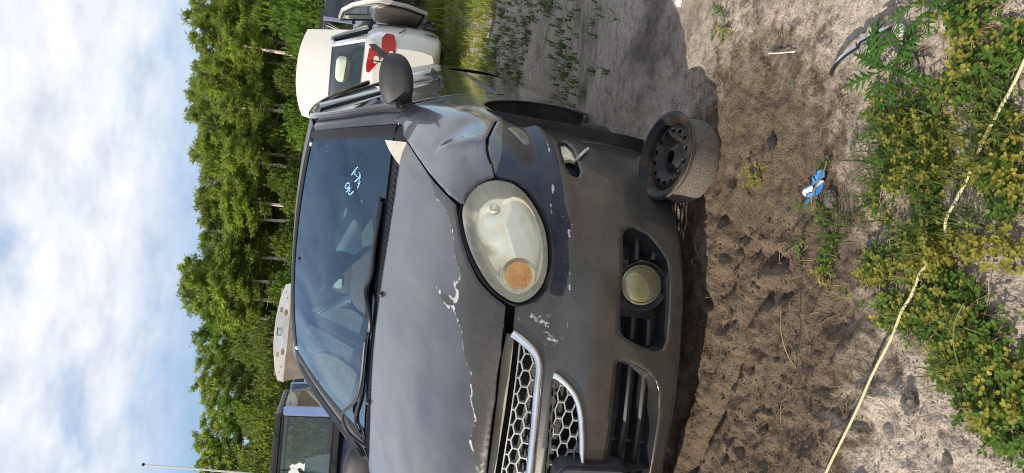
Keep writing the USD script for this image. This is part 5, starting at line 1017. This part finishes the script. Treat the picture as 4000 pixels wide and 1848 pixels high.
TOPS = [(-60, 760), (20, 745), (75, 765), (115, 760), (200, 775), (262, 792), (300, 755), (345, 750), (410, 748), (455, 770), (520, 775), (590, 765), (640, 800), (700, 795), (740, 785), (790, 780), (860, 792), (920, 795), (985, 790), (1040, 735), (1085, 716), (1130, 722), (1185, 748), (1240, 795)]
for i, (py, px) in enumerate(TOPS):
    Y = 62 + rng.uniform(-4, 4); P = at_y(px, py, Y); k = i % 4
    plant(('pine', k), 'pine_tree', lambda: pine(20 + k, (.50, .44, .56, .40)[k], .85, (1.6, 1.85, 1.45, 1.7)[k]), 'pine_needles', (P[0], P[1], -.1), rng.uniform(0, 6.28), (1.0, 1.0, (P[2] + .1) / 14.0),
          ('first', 'second', 'third', 'fourth', 'fifth', 'sixth', 'seventh', 'eighth', 'ninth', 'tenth', 'eleventh', 'twelfth')[i if i < 12 else 23 - i] + (' slim-trunked pine from the right edge in the dense front row' if i < 12 else ' pine to the right of the skyline gap, in the dense front row'), 'tree', 'pines of the dense front row')
ORD = ('first', 'second', 'third', 'fourth', 'fifth', 'sixth', 'seventh', 'eighth', 'ninth', 'tenth', 'eleventh', 'twelfth', 'thirteenth', 'fourteenth', 'fifteenth', 'sixteenth', 'seventeenth', 'eighteenth', 'nineteenth', 'twentieth', 'twenty-first', 'twenty-second', 'twenty-third', 'twenty-fourth', 'twenty-fifth')
for i, (py, px) in enumerate(EXTRA):
    Y = 57 + rng.uniform(-2, 2); P = at_y(px + 55, py, Y); k = i % 2
    plant(('slim', k), 'pine_tree', lambda: pine(140 + k, (.64, .70)[k], .55, (1.2, 1.0)[k]), 'pine_needles', (P[0], P[1], -.1), rng.uniform(0, 6.28), (1.15, 1.15, (P[2] + .1) / 14.0), ORD[i] + ' bare-trunked thin pine from the right edge, standing forward of the dense row', 'tree', 'thin pines forward of the dense row')
for i in range(30):
    py = -140 + i * 50 + rng.uniform(-22, 22); px = np.interp(py, [t[0] for t in TOPS], [t[1] for t in TOPS]) + rng.uniform(60, 150); Y = 71 + rng.uniform(-3, 6); P = at_y(px, py, Y); k = i % 4
    plant(('pine', k), 'pine_tree', None, 'pine_needles', (P[0], P[1], -.1), rng.uniform(0, 6.28), (1.15, 1.15, (P[2] + .1) / 14.0), 'pine deep in the wood, filling gaps behind the front row of trunks', 'tree', 'pines deep in the wood')
LEFT = [(1385, 778, 74, 'open-crowned pine standing left of the raised boot lid, first beyond the gap'), (1455, 790, 76, 'ragged pine with sky through its crown, second left of the sky gap'), (1530, 795, 73, 'bushy-topped pine above the blue tinted hatch glass'), (1590, 812, 76, 'shorter open pine on the left edge of the middle clump'), (1690, 792, 70, 'pine with spiky top standing right of the whip aerial'), (1765, 768, 71, 'tallest pine of the left clump, close to the whip aerial'), (1850, 792, 70, 'pine at the left edge, behind the whip aerial')]
for i, (py, px, Y, lab) in enumerate(LEFT):
    P = at_y(px, py, Y); k = i % 2
    plant(('open', k), 'pine_tree', lambda: pine(60 + k, .42, .72, 2.5), 'pine_needles', (P[0], P[1], -.1), rng.uniform(0, 6.28), (1.1, 1.1, (P[2] + .1) / 14.0), lab, 'tree')
for i, (py, px, Y, lab) in enumerate([(1265, 800, 60, 'bright green broadleaf tree beside the last tall pine of the row'), (1325, 850, 58, 'pale green broadleaf sapling above the raised boot lid'), (1610, 880, 62, 'light green broadleaf tree filling the gap between two pine clumps'), (30, 1075, 46, 'leafy bright broadleaf tree above the navy van'), (-40, 1085, 44, 'leafy broadleaf tree at the right edge behind the pale van')]):
    P = at_y(px, py, Y); tall = P[2] > 7
    plant(('broad', tall), 'broadleaf_tree', (lambda: pine(200, .16, 1.25, 2.3)) if tall else (lambda: bush(80, 6500, .07, 1.0, 1.0)), 'bright_leaves', (P[0], P[1], -.1), rng.uniform(0, 6.28), (1.0, 1.0, (P[2] + .1) / 14.0) if tall else (2.1, 2.1, (P[2] + .1) / 1.35), lab, 'tree')
nb = [0, 0]
for i in range(34):
    py = -120 + i * 60 + rng.uniform(-25, 25); px = np.interp(py, [0, 600, 1000, 1300, 1500, 1900], [1140, 1140, 1115, 1030, 1000, 975]) + rng.uniform(-35, 45); Y = np.interp(py, [0, 1200, 1900], [54, 50, 42]) + rng.uniform(-3, 3); P = at_y(px, py, Y); k = i % 3
    left = py > 1250; nb[left] += 1
    plant(('bush', k, left), 'roadside_shrub', lambda: bush(90 + k + 5 * left, 7000, .062 if not left else .050, 1.0, 1.0), 'bright_leaves' if (k != 1 and not left) else 'shrub_needles', (P[0], P[1], -.1), rng.uniform(0, 6.28), (2.3, 2.3, (P[2] + .1) / 1.35),
          (ORD[nb[1] - 1] + ' feathery shrub from the right in the thicket behind the blue SUV') if left else (ORD[nb[0] - 1] + ' leafy shrub from the right edge at the foot of the pines'), 'shrub', 'thicket shrubs behind the blue SUV' if left else 'undergrowth shrubs below the pines')
# ---- foreground ground cover
nr = np.random.default_rng(7)
def zone_points(poly, n, crop_=None):
    pg = Polygon(crop_(poly) if crop_ else poly); x0, y0, x1, y1 = pg.bounds; out = []
    while len(out) < n:
        q = nr.uniform([x0, y0], [x1, y1], (n, 2)); q = q[shapely.contains_xy(pg, q[:, 0], q[:, 1])]; w = meshkit.noise(np.c_[q / 70., 0 * q[:, 0]], 5) * .6 + meshkit.noise(np.c_[q / 24., 0 * q[:, 0]], 6) * .4; out += list(q[w > nr.uniform(.40, .66, len(w))])
    q = np.array(out[:n]); G = np.array([gxy(*p) for p in q]); return np.c_[G, gz(G[:, 0], G[:, 1])]
def clovers(P, size, hgt, rng, leaves=4):
    C, D, W, L, S = [], [], [], [], []
    for p in P:
        lean = rng.normal(0, .35, 2); h = hgt * rng.uniform(.3, 1.2)
        for k in range(rng.integers(2, leaves + 2)):
            top = p + np.r_[lean * h * (k + 1) / leaves + rng.normal(0, .012, 2), h * (k + 1) / leaves]; a0 = rng.uniform(0, 6.28); tiltv = rng.normal(0, .3, 2)
            for j in range(3):
                a = a0 + j * 2.09; C.append(top); D.append([math.cos(a), math.sin(a), tiltv @ [math.cos(a), math.sin(a)] + rng.normal(.05, .2)])
                s = size * rng.uniform(.7, 1.25); L.append(s); W.append(s * .42)
            S.append((p, top))
    C, D, L, W = np.array(C), np.array(D), np.array(L), np.array(W); n = len(C); d = D / np.linalg.norm(D, axis=1, keepdims=True); s = np.cross(d, [0, 0, 1.]); s /= np.linalg.norm(s, axis=1, keepdims=True); up = np.cross(s, d); L_, W_ = L[:, None], W[:, None]
    v = np.stack([C, C + d * L_ * .45 + s * W_ + up * W_ * .2, C + d * L_ * .92 + s * W_ * .75 + up * W_ * .15, C + d * L_ * .97, C + d * L_ * .92 - s * W_ * .75 + up * W_ * .15, C + d * L_ * .45 - s * W_ + up * W_ * .2], 1).reshape(-1, 3); k = np.arange(n)[:, None] * 6
    f = np.vstack([k + [0, 1, 2], k + [0, 2, 3], k + [0, 3, 4], k + [0, 4, 5]])
    sv = np.array([[a + [.0008, 0, 0], a - [.0008, 0, 0], b] for a, b in S]).reshape(-1, 3); sf = np.arange(len(sv)).reshape(-1, 3) + len(v)
    return np.vstack([v, sv]), np.vstack([f, sf])
Z = [(k5([(1650, 350), (1900, 330), (2210, 250), (2210, 850), (2050, 1000), (1850, 700), (1700, 620)]), 330), (k5([(1230, 620), (1560, 560), (1700, 760), (1560, 1000), (1240, 1000), (1180, 760)]), 170), (k5([(1620, 60), (2210, 0), (2210, 240), (1780, 300)]), 130),
     (k8([(1130, 120), (1560, 60), (1640, 560), (1480, 640), (1250, 560), (1060, 330)]), 220), (k8([(1180, 640), (1330, 640), (1330, 860), (1200, 920), (1120, 800)]), 90), (k8([(1330, 560), (1680, 480), (1640, 740), (1400, 820)]), 130), (k8([(1900, 0), (2210, 0), (2210, 420), (1980, 400)]), 150),
     (k8([(1560, 820), (1820, 720), (2000, 900), (1990, 1080), (1850, 1190), (1560, 1120)]), 240), (k8([(1220, 880), (1500, 900), (1560, 1190), (1230, 1080)]), 90), (k7([(1650, 0), (2350, 0), (2571, 180), (2571, 640), (2200, 560), (1900, 470), (1760, 280)]), 480), (k7([(2080, 660), (2330, 560), (2571, 560), (2571, 1060), (2380, 980), (2160, 760)]), 330), (k7([(1480, 0), (1640, 0), (1560, 180), (1400, 160)]), 40), (k8([(740, 180), (900, 430), (930, 700), (980, 950), (800, 930), (560, 560)]), 55), (k5([(180, 0), (320, 0), (280, 330), (180, 320)]), 22)]
CP = np.vstack([zone_points(z, int(n * .30)) for z, n in Z])
tag(obj('ground_cover', clovers(CP, .0088, .019, nr), 'clover_leaves', smooth=False), 'low three-leaved green plants creeping over the sand near the rope', 'ground cover', kind='stuff')
ZD = [(k5([(1350, 780), (1850, 880), (1900, 1060), (1600, 1190), (1280, 1000)]), 120), (k8([(1850, 0), (2200, 40), (2200, 200), (1900, 170)]), 45), (k8([(1400, 560), (1800, 560), (2210, 520), (2210, 720), (1950, 760), (1500, 780)]), 170), (k8([(1100, 760), (1330, 800), (1300, 900), (1100, 870)]), 30), (k8([(350, 120), (560, 60), (560, 160), (420, 190)]), 14)]
DP = np.vstack([zone_points(z, int(n * .5)) for z, n in ZD] + [zone_points(z, int(n * .06) + 1) for z, n in Z]); DP[:, 2] += .006
tag(obj('withered_ground_cover', clovers(DP, .0075, .030, nr, 6), 'dry_leaves', smooth=False), 'yellow and orange withered creeping plants between the green ones', 'ground cover', kind='stuff')
def blades(P, n, L, w, lean, rng):
    V, Fc = [], []
    for p in P:
        for k in range(rng.integers(max(1, n - 3), n + 4)):
            a = rng.uniform(0, 6.28); l = L * rng.uniform(.4, 1.2); o = np.array([math.cos(a), math.sin(a), 0]); q = p + np.r_[rng.normal(0, L * .12, 2), 0]; s = np.array([-o[1], o[0], 0]) * w * rng.uniform(.6, 1.2); ln = lean * rng.uniform(.3, 1.4)
            m = q + o * l * .35 * ln + [0, 0, l * .6]; e = q + o * l * ln + [0, 0, l * (1 - .45 * ln)]; b = len(V); V += [q - s, q + s, m - s * .8, m + s * .8, e]; Fc += [[b, b + 1, b + 3], [b, b + 3, b + 2], [b + 2, b + 3, b + 4]]
    return np.array(V), np.array(Fc)
G1 = np.vstack([zone_points(k8([(700, 380), (1000, 380), (1200, 560), (900, 620), (560, 560)]), 22), zone_points(k8([(1050, 0), (1900, 0), (2100, 560), (1500, 820), (1150, 520)]), 110), zone_points(k5([(1300, 700), (2210, 650), (2210, 1190), (1250, 1190)]), 110), zone_points(k7([(1650, 0), (2571, 200), (2300, 640), (1780, 420)]), 40)])
tag(obj('foreground_grass', blades(G1, 3, .065, .0012, .8, nr), 'grass_blades', smooth=False), 'thin green and yellow grass blades among the creeping plants', 'grass', kind='stuff')
# verge grass further off, beside and behind the cars
def verge(n, x0, x1, y0, y1, thr, seed):
    q = np.random.default_rng(seed).uniform([x0, y0], [x1, y1], (n, 2)); w = meshkit.fbm(np.c_[q * 1.1, 0 * q[:, 0]], 3, seed); q = q[w > thr]; return np.c_[q, gz(q[:, 0], q[:, 1])]
V1 = verge(5200, -.3, 4.6, 2.0, 6.2, .53, 3); V1 = V1[nr.random(len(V1)) < np.clip((V1[:, 1] - 2.0) / 2.8, .04, 1) ** 1.3]; V2 = verge(4600, .2, 6.5, 5.6, 9.8, .40, 4); V3 = verge(2600, -8, 9, 9.5, 22, .42, 6)
tag(obj('verge_grass', tuple(map(np.vstack, zip(*[(a, b + o) for (a, b), o in zip((lambda A: [(A[0][0], A[0][1]), (A[1][0], A[1][1]), (A[2][0], A[2][1])])([blades(V1, 5, .07, .003, .9, nr), blades(V2, 8, .12, .004, .8, nr), blades(V3, 8, .22, .008, .7, nr)]), (0, 0, 0))]))) if False else blades(V2, 8, .12, .004, .8, nr), 'verge_blades', smooth=False), 'patchy yellow-green grass on the verge between dark and white sedans', 'grass', kind='stuff')
tag(obj('sparse_grass', blades(V1, 5, .06, .003, .9, nr), 'grass_blades', smooth=False), 'sparse short grass in the shaded sand beside the dark sedan', 'grass', kind='stuff')
tag(obj('far_grass', blades(V3, 8, .22, .008, .7, nr), 'grass_blades', smooth=False), 'rough grass around and behind the far parked cars', 'grass', kind='stuff')
for i, (px, py, lab) in enumerate([(1722, 30, 'tall feathery weed at the right edge before the navy van'), (1735, 100, 'yellow seeding grass clump below the open door'), (1722, 150, 'arching seed stalks at the white bumper corner'), (1728, 235, 'bright green grass clump below the white sedan exhaust')]):
    c = on_ground(px, py); q = np.c_[c[0] + nr.normal(0, .22, 26), c[1] + nr.normal(0, .16, 26), np.zeros(26)]; x = thing('tall_grass', lab, 'grass clump', (c[0], c[1], gz(*c[:2])))
    q[:, :2] -= c[:2]; obj('blades', blades(q, 9, .34, .005, .6, nr), 'verge_blades', x, False)
    obj('seed_stalk', cat_([tube(spline([(a, b, 0), (a + d, b + e, .35), (a + 2.2 * d, b + 2.2 * e, .55)], 8), .0035, 4) for a, b, d, e in nr.normal(0, .1, (5, 4))]), 'straw', x)
# straw and twigs
sp_ = np.vstack([zone_points([(2700, 0), (3600, 0), (3800, 900), (3600, 1848), (2700, 1848)], 230)] + [zone_points(z, int(n * .5)) for z, n in Z]); tb = []
for p in sp_:
    a = nr.uniform(0, 6.28); l = nr.uniform(.010, .048); d = np.array([math.cos(a), math.sin(a), 0]) * l; tb.append(tube([p + [0, 0, .003], p + d * .5 + [0, 0, .008 + nr.uniform(0, .01)], p + d + nr.normal(0, .008, 3) * [1, 1, 0] + [0, 0, .004]], nr.uniform(.0004, .0009), 4))
tag(obj('straw_litter', cat_(tb), 'straw', smooth=False), 'scattered dry straws and pine needles on the bare sand', 'straw', kind='stuff')
def stalk(pts, r, name, label, m='straw', hts=None):
    P = np.array([on_ground(*p) for p in pts]); P[:, 2] = gz(P[:, 0], P[:, 1]) + (np.array(hts) if hts is not None else .006); return tag(obj(name, tube(spline(P, 24), r, 5), m, smooth=60), label, 'stalk')
stalk(k8([(945, 55), (900, 190), (850, 290), (810, 370)]), .0015, 'dry_stalk', 'dry straw stalk lying across the blue and white wrapper', hts=[.02, .035, .03, .01])
stalk(k7([(2520, 0), (2400, 190), (2270, 420), (2165, 600)]), .0013, 'grass_stem', 'long pale green grass stem at lower edge, left of the rope', 'grass_blades', [.10, .09, .05, .01])
stalk(k7([(2165, 600), (2250, 585), (2370, 600)]), .0018, 'dry_stalk', 'short bent straw at the foot of the long green stem')
stalk(k7([(1445, 640), (1560, 740), (1600, 830), (1630, 940)]), .0013, 'twig', 'thin brown twig on the sand just beside the rope', 'pine_bark')
stalk(k7([(975, 0), (965, 260), (910, 430)]), .0013, 'dry_stalk', 'dry grass stalk standing out over the brown damp soil', hts=[.06, .05, .004])
stalk(k5([(540, 360), (620, 358), (720, 348)]), .0015, 'twig', 'reddish brown twig on open sand at upper right', 'pine_bark')
# loose crumbs of soil
_ico = trimesh.creation.icosphere(0, 1.0); cv_, cf_ = [], []
for zone, n, hi in (([(2690, 800), (3050, 850), (3250, 1848), (2680, 1848)], 1600, .0042), ([(2750, 0), (3450, 0), (3400, 900), (3300, 1848), (2750, 900)], 1000, .0030), ([(3250, 1848), (3500, 1250), (3900, 1700), (3990, 1848)], 500, .0034)):
    zp = Polygon(zone); zb = zp.bounds; uq = nr.uniform(zb[:2], zb[2:], (n, 2)); uq = uq[shapely.contains_xy(zp, uq[:, 0], uq[:, 1])]; ug = np.array([gxy(*q_) for q_ in uq])
    for p in np.c_[ug, gz(ug[:, 0], ug[:, 1])]:
        r_ = hi * nr.uniform(.15, 1) ** 1.6; cf_.append(_ico.faces + len(cv_) * 12); cv_.append(np.array(_ico.vertices) * nr.uniform(.6, 1.3, (12, 1)) * r_ * nr.uniform(.6, 1.2, 3) + p + [0, 0, r_ * .3])
tag(obj('soil_crumbs', (np.vstack(cv_), np.vstack(cf_)), 'sand', smooth=False), 'small crumbs of sandy soil scattered over the churned ground', 'soil', kind='stuff')
# ragged-leaved weeds near the metal strip
def ragweed(c, r, n, seed, label):
    g_ = np.random.default_rng(seed); x = thing('leafy_weed', label, 'weed', (c[0], c[1], gz(c[0], c[1])))
    sr = min(1, r / .07); st = [tube(spline(np.array([(0, 0, 0), (.004, .003, .03), (.0, .006, .06)]) * sr, 8), .002 * sr, 5)]
    for k in range(n):
        a = k * 2.4 + g_.normal(0, .3); L = r * g_.uniform(.65, 1.15); el = g_.uniform(.12, .65); d = np.array([math.cos(a) * math.cos(el), math.sin(a) * math.cos(el), math.sin(el)]); s = np.array([-math.sin(a), math.cos(a), 0]); up = np.cross(d, s) * -1; z0 = g_.uniform(.015, .06) * sr; V, Fc = [], []
        def P(u, w): return np.array([0, 0, z0]) + d * L * u + s * L * w - np.array([0, 0, 1]) * L * .28 * u * u + up * L * .35 * abs(w)
        for j in range(5):
            u = .22 + j * .15; ww = (.13, .22, .24, .18, .10)[j]
            for sg in (-1, 1):
                b = len(V); V += [P(u - .05, 0), P(u + .05, sg * ww * .5 - sg * .02), P(u + .16, sg * ww), P(u + .13, sg * ww * .45), P(u + .07, 0)]; Fc += [[b, b + 1, b + 4], [b + 1, b + 3, b + 4], [b + 1, b + 2, b + 3]]
        b = len(V); V += [P(0, -.012), P(0, .012), P(.9, .03), P(.9, -.03), P(1.08, 0)]; Fc += [[b, b + 1, b + 2], [b, b + 2, b + 3], [b + 3, b + 2, b + 4]]
        obj('leaf', trimesh.Trimesh(np.array(V), np.array(Fc), process=False), 'weed_leaves', x, False)
    obj('stem', cat_(st), 'weed_leaves', x); return x
def gpt(px, py): c = on_ground(px, py); return c
ragweed(gpt(*k5([(1405, 480)])[0]), .085, 16, 1, 'bright green ragged-leaved weed beside the shiny bent strip')
ragweed(gpt(*k5([(1490, 300)])[0]), .05, 8, 2, 'smaller ragged-leaved weed right at the end of the shiny strip')
ragweed(gpt(*k5([(1700, 60)])[0]), .07, 9, 3, 'ragged-leaved weed at the upper right corner of the picture')
for i, (q, r, lab) in enumerate([(k5([(700, 565)])[0], .02, 'tiny green seedling alone on bare sand below the strip'), (k5([(265, 115)])[0], .035, 'small leafy seedling where the car shadow ends'), (k8([(665, 612)])[0], .026, 'small bright seedling between hollows and clover'), (k8([(890, 75)])[0], .035, 'bright seedling growing just above the blue wrapper'), (k7([(790, 1005)])[0], .02, 'tiny seedling at the bottom beside the footprints'), (k8([(615, 235)])[0], .022, 'seedling left of the blue and white wrapper'), (k5([(1130, 930)])[0], .035, 'green seedling above the withered orange plants')]):
    ragweed(gpt(*q), r * .7, 6, 30 + i, lab)
# ================================================================== things dropped on the ground
mat('rope_yellow', (.56, .50, .27), .6, var=.12, vscale=40, bump=.0004, bscale=900, col2=(.50, .44, .26))
RP = np.array([on_ground(*p, .012) for p in [(3200, 1910), (3226, 1848), (3351, 1592), (3417, 1445), (3493, 1293), (3537, 1190), (3547, 1176), (3612, 1041), (3655, 950), (3694, 865), (3724, 800), (3788, 675), (3829, 576), (3906, 424), (3953, 341), (3997, 247), (4040, 150)]]); RP[:, 2] = .32 + .012; RP[8, 2] -= .018
rc_ = spline(RP, 900); tt_ = np.gradient(rc_, axis=0); tt_ /= np.linalg.norm(tt_, axis=1, keepdims=True); sd = np.cross(tt_, [0, 0, 1.]); sd /= np.linalg.norm(sd, axis=1, keepdims=True); upv = np.cross(sd, tt_); sl = np.r_[0, np.cumsum(np.linalg.norm(np.diff(rc_, axis=0), axis=1))]
rope = thing('rope', 'yellow twisted rope stretched across sand and plants in the foreground', 'rope', (0, 0, 0))
for k in range(3):
    a = sl / .016 * 2 * PI + k * 2 * PI / 3; obj('strand', tube(rc_ + .0012 * (np.cos(a)[:, None] * sd + np.sin(a)[:, None] * upv), .0014, 6), 'rope_yellow', rope, 60)
mat('strip_black', (.012, .012, .014), .25, var=.2, vscale=30, coat=.6)
kb = crop(3200, 50, 2.976)
strip_t = thing('metal_strip', 'bent black and chrome trim strip lying on the sand', 'trim strip', (0, 0, 0))
def strip_run(pts, hs, name, w, m, dz):
    P = np.array([on_ground(*p) for p in kb(pts)]); P[:, 2] = gz(P[:, 0], P[:, 1]) + np.array(hs) + dz; obj(name, tube(spline(P, 20), w, 8, squash=(.45, 1.0)), m, strip_t, 60)
for pts, hs in (([(212, 735), (400, 575), (600, 420)], [.012, .022, .022]), ([(600, 420), (650, 370), (720, 322)], [.022, .026, .024]), ([(720, 322), (850, 265), (992, 208)], [.022, .024, .020])):
    strip_run(pts, hs, 'bar', .0048 if pts[0][0] != 600 else .004, 'strip_black', 0); strip_run([(a - 4, b - 6) for a, b in pts], hs, 'chrome_edge', .0026, 'chrome', .004)
c = on_ground(*kb([(1042, 222)])[0]); obj('end_clip', T(cushion((.022, .017, .014), (c[0], c[1], gz(c[0], c[1]) + .014), (0, 0, .5))), 'plate_silver', strip_t, 50)
mat('film_blue', (.02, .17, .55), .3, var=.3, vscale=60, coat=.5, col2=(.05, .30, .68)); mat('film_white', (.70, .70, .68), .4, var=.1, vscale=40)
kw = crop(3000, 550, 3.9675); wr = thing('snack_wrapper', 'torn crumpled blue and white plastic wrapper on the sand', 'wrapper', (0, 0, 0))
def film(pts, m, lift, name):
    G = np.array([on_ground(*p)[:2] for p in kw(pts)]); U, t = tri2d(Polygon(G).buffer(0), .006); z = gz(U[:, 0], U[:, 1]).mean() * .5 + .5 * gz(U[:, 0], U[:, 1]) + lift + .016 * meshkit.fbm(np.c_[U * 38, 0 * U[:, 0]], 3, 4); 
    obj(name, trimesh.Trimesh(*solid(np.c_[U, z], t, .0005), process=False), m, wr, 25)
film([(855, 440), (890, 470), (882, 560), (800, 610), (745, 645), (760, 540), (800, 480)], 'film_blue', .006, 'blue_film'); film([(745, 648), (800, 615), (880, 615), (895, 640), (830, 690), (725, 730)], 'film_white', .006, 'white_film')
film([(725, 732), (830, 692), (892, 645), (885, 690), (840, 790), (730, 845), (640, 885), (590, 870), (610, 820), (700, 790)], 'film_blue', .006, 'blue_film'); film([(545, 780), (620, 750), (705, 700), (720, 735), (690, 785), (610, 815), (585, 870), (560, 840)], 'film_white', .009, 'white_film')
film([(542, 770), (600, 722), (690, 690), (735, 560), (745, 640), (705, 700), (620, 748)], 'film_blue', .007, 'blue_film'); film([(590, 910), (635, 895), (610, 970), (560, 1000)], 'film_blue', .006, 'blue_film')
def crumple(c, r, m, name, label, cat, seed, flat=.5):
    u = trimesh.creation.icosphere(3, 1.0); v = np.array(u.vertices); v *= (.6 + .8 * meshkit.fbm(v * 2.2 + seed, 3, seed))[:, None]; o = obj(name, T(trimesh.Trimesh(v * [r, r * .8, r * flat], u.faces, process=False), (c[0], c[1], gz(c[0], c[1]) + r * flat * .5)), m, smooth=False); return tag(o, label, cat)
mat('char', (.012, .011, .011), .9, bump=.002, bscale=200); mat('foil', (.85, .84, .86), .12, metal=1.0)
crumple(gpt(*k5([(555, 945)])[0]), .015, 'char', 'charred_lump', 'small black charred lump on sand, up from the wrapper', 'lump', 3, .6)
crumple(gpt(2662, 10), .013, 'film_white', 'paper_scrap', 'small white paper scrap in the shade at the right edge', 'litter', 5, .7)
crumple(gpt(3763, 990), .008, 'foil', 'foil_scrap', 'glinting silver foil scrap among the withered plants', 'litter', 8, .7)
for i, (q, r) in enumerate([(k7([(1740, 690)])[0], .02), (k7([(2010, 1095)])[0], .012), (k8([(905, 300)])[0], .018)]):
    crumple(gpt(*q), r, 'sandy_steel', 'clod', ('dark earthy clod on pale sand right of the rope', 'small reddish clod at the bottom edge on pale sand', 'dark clod lying beside the blue wrapper')[i], 'clod', 20 + i, .5)
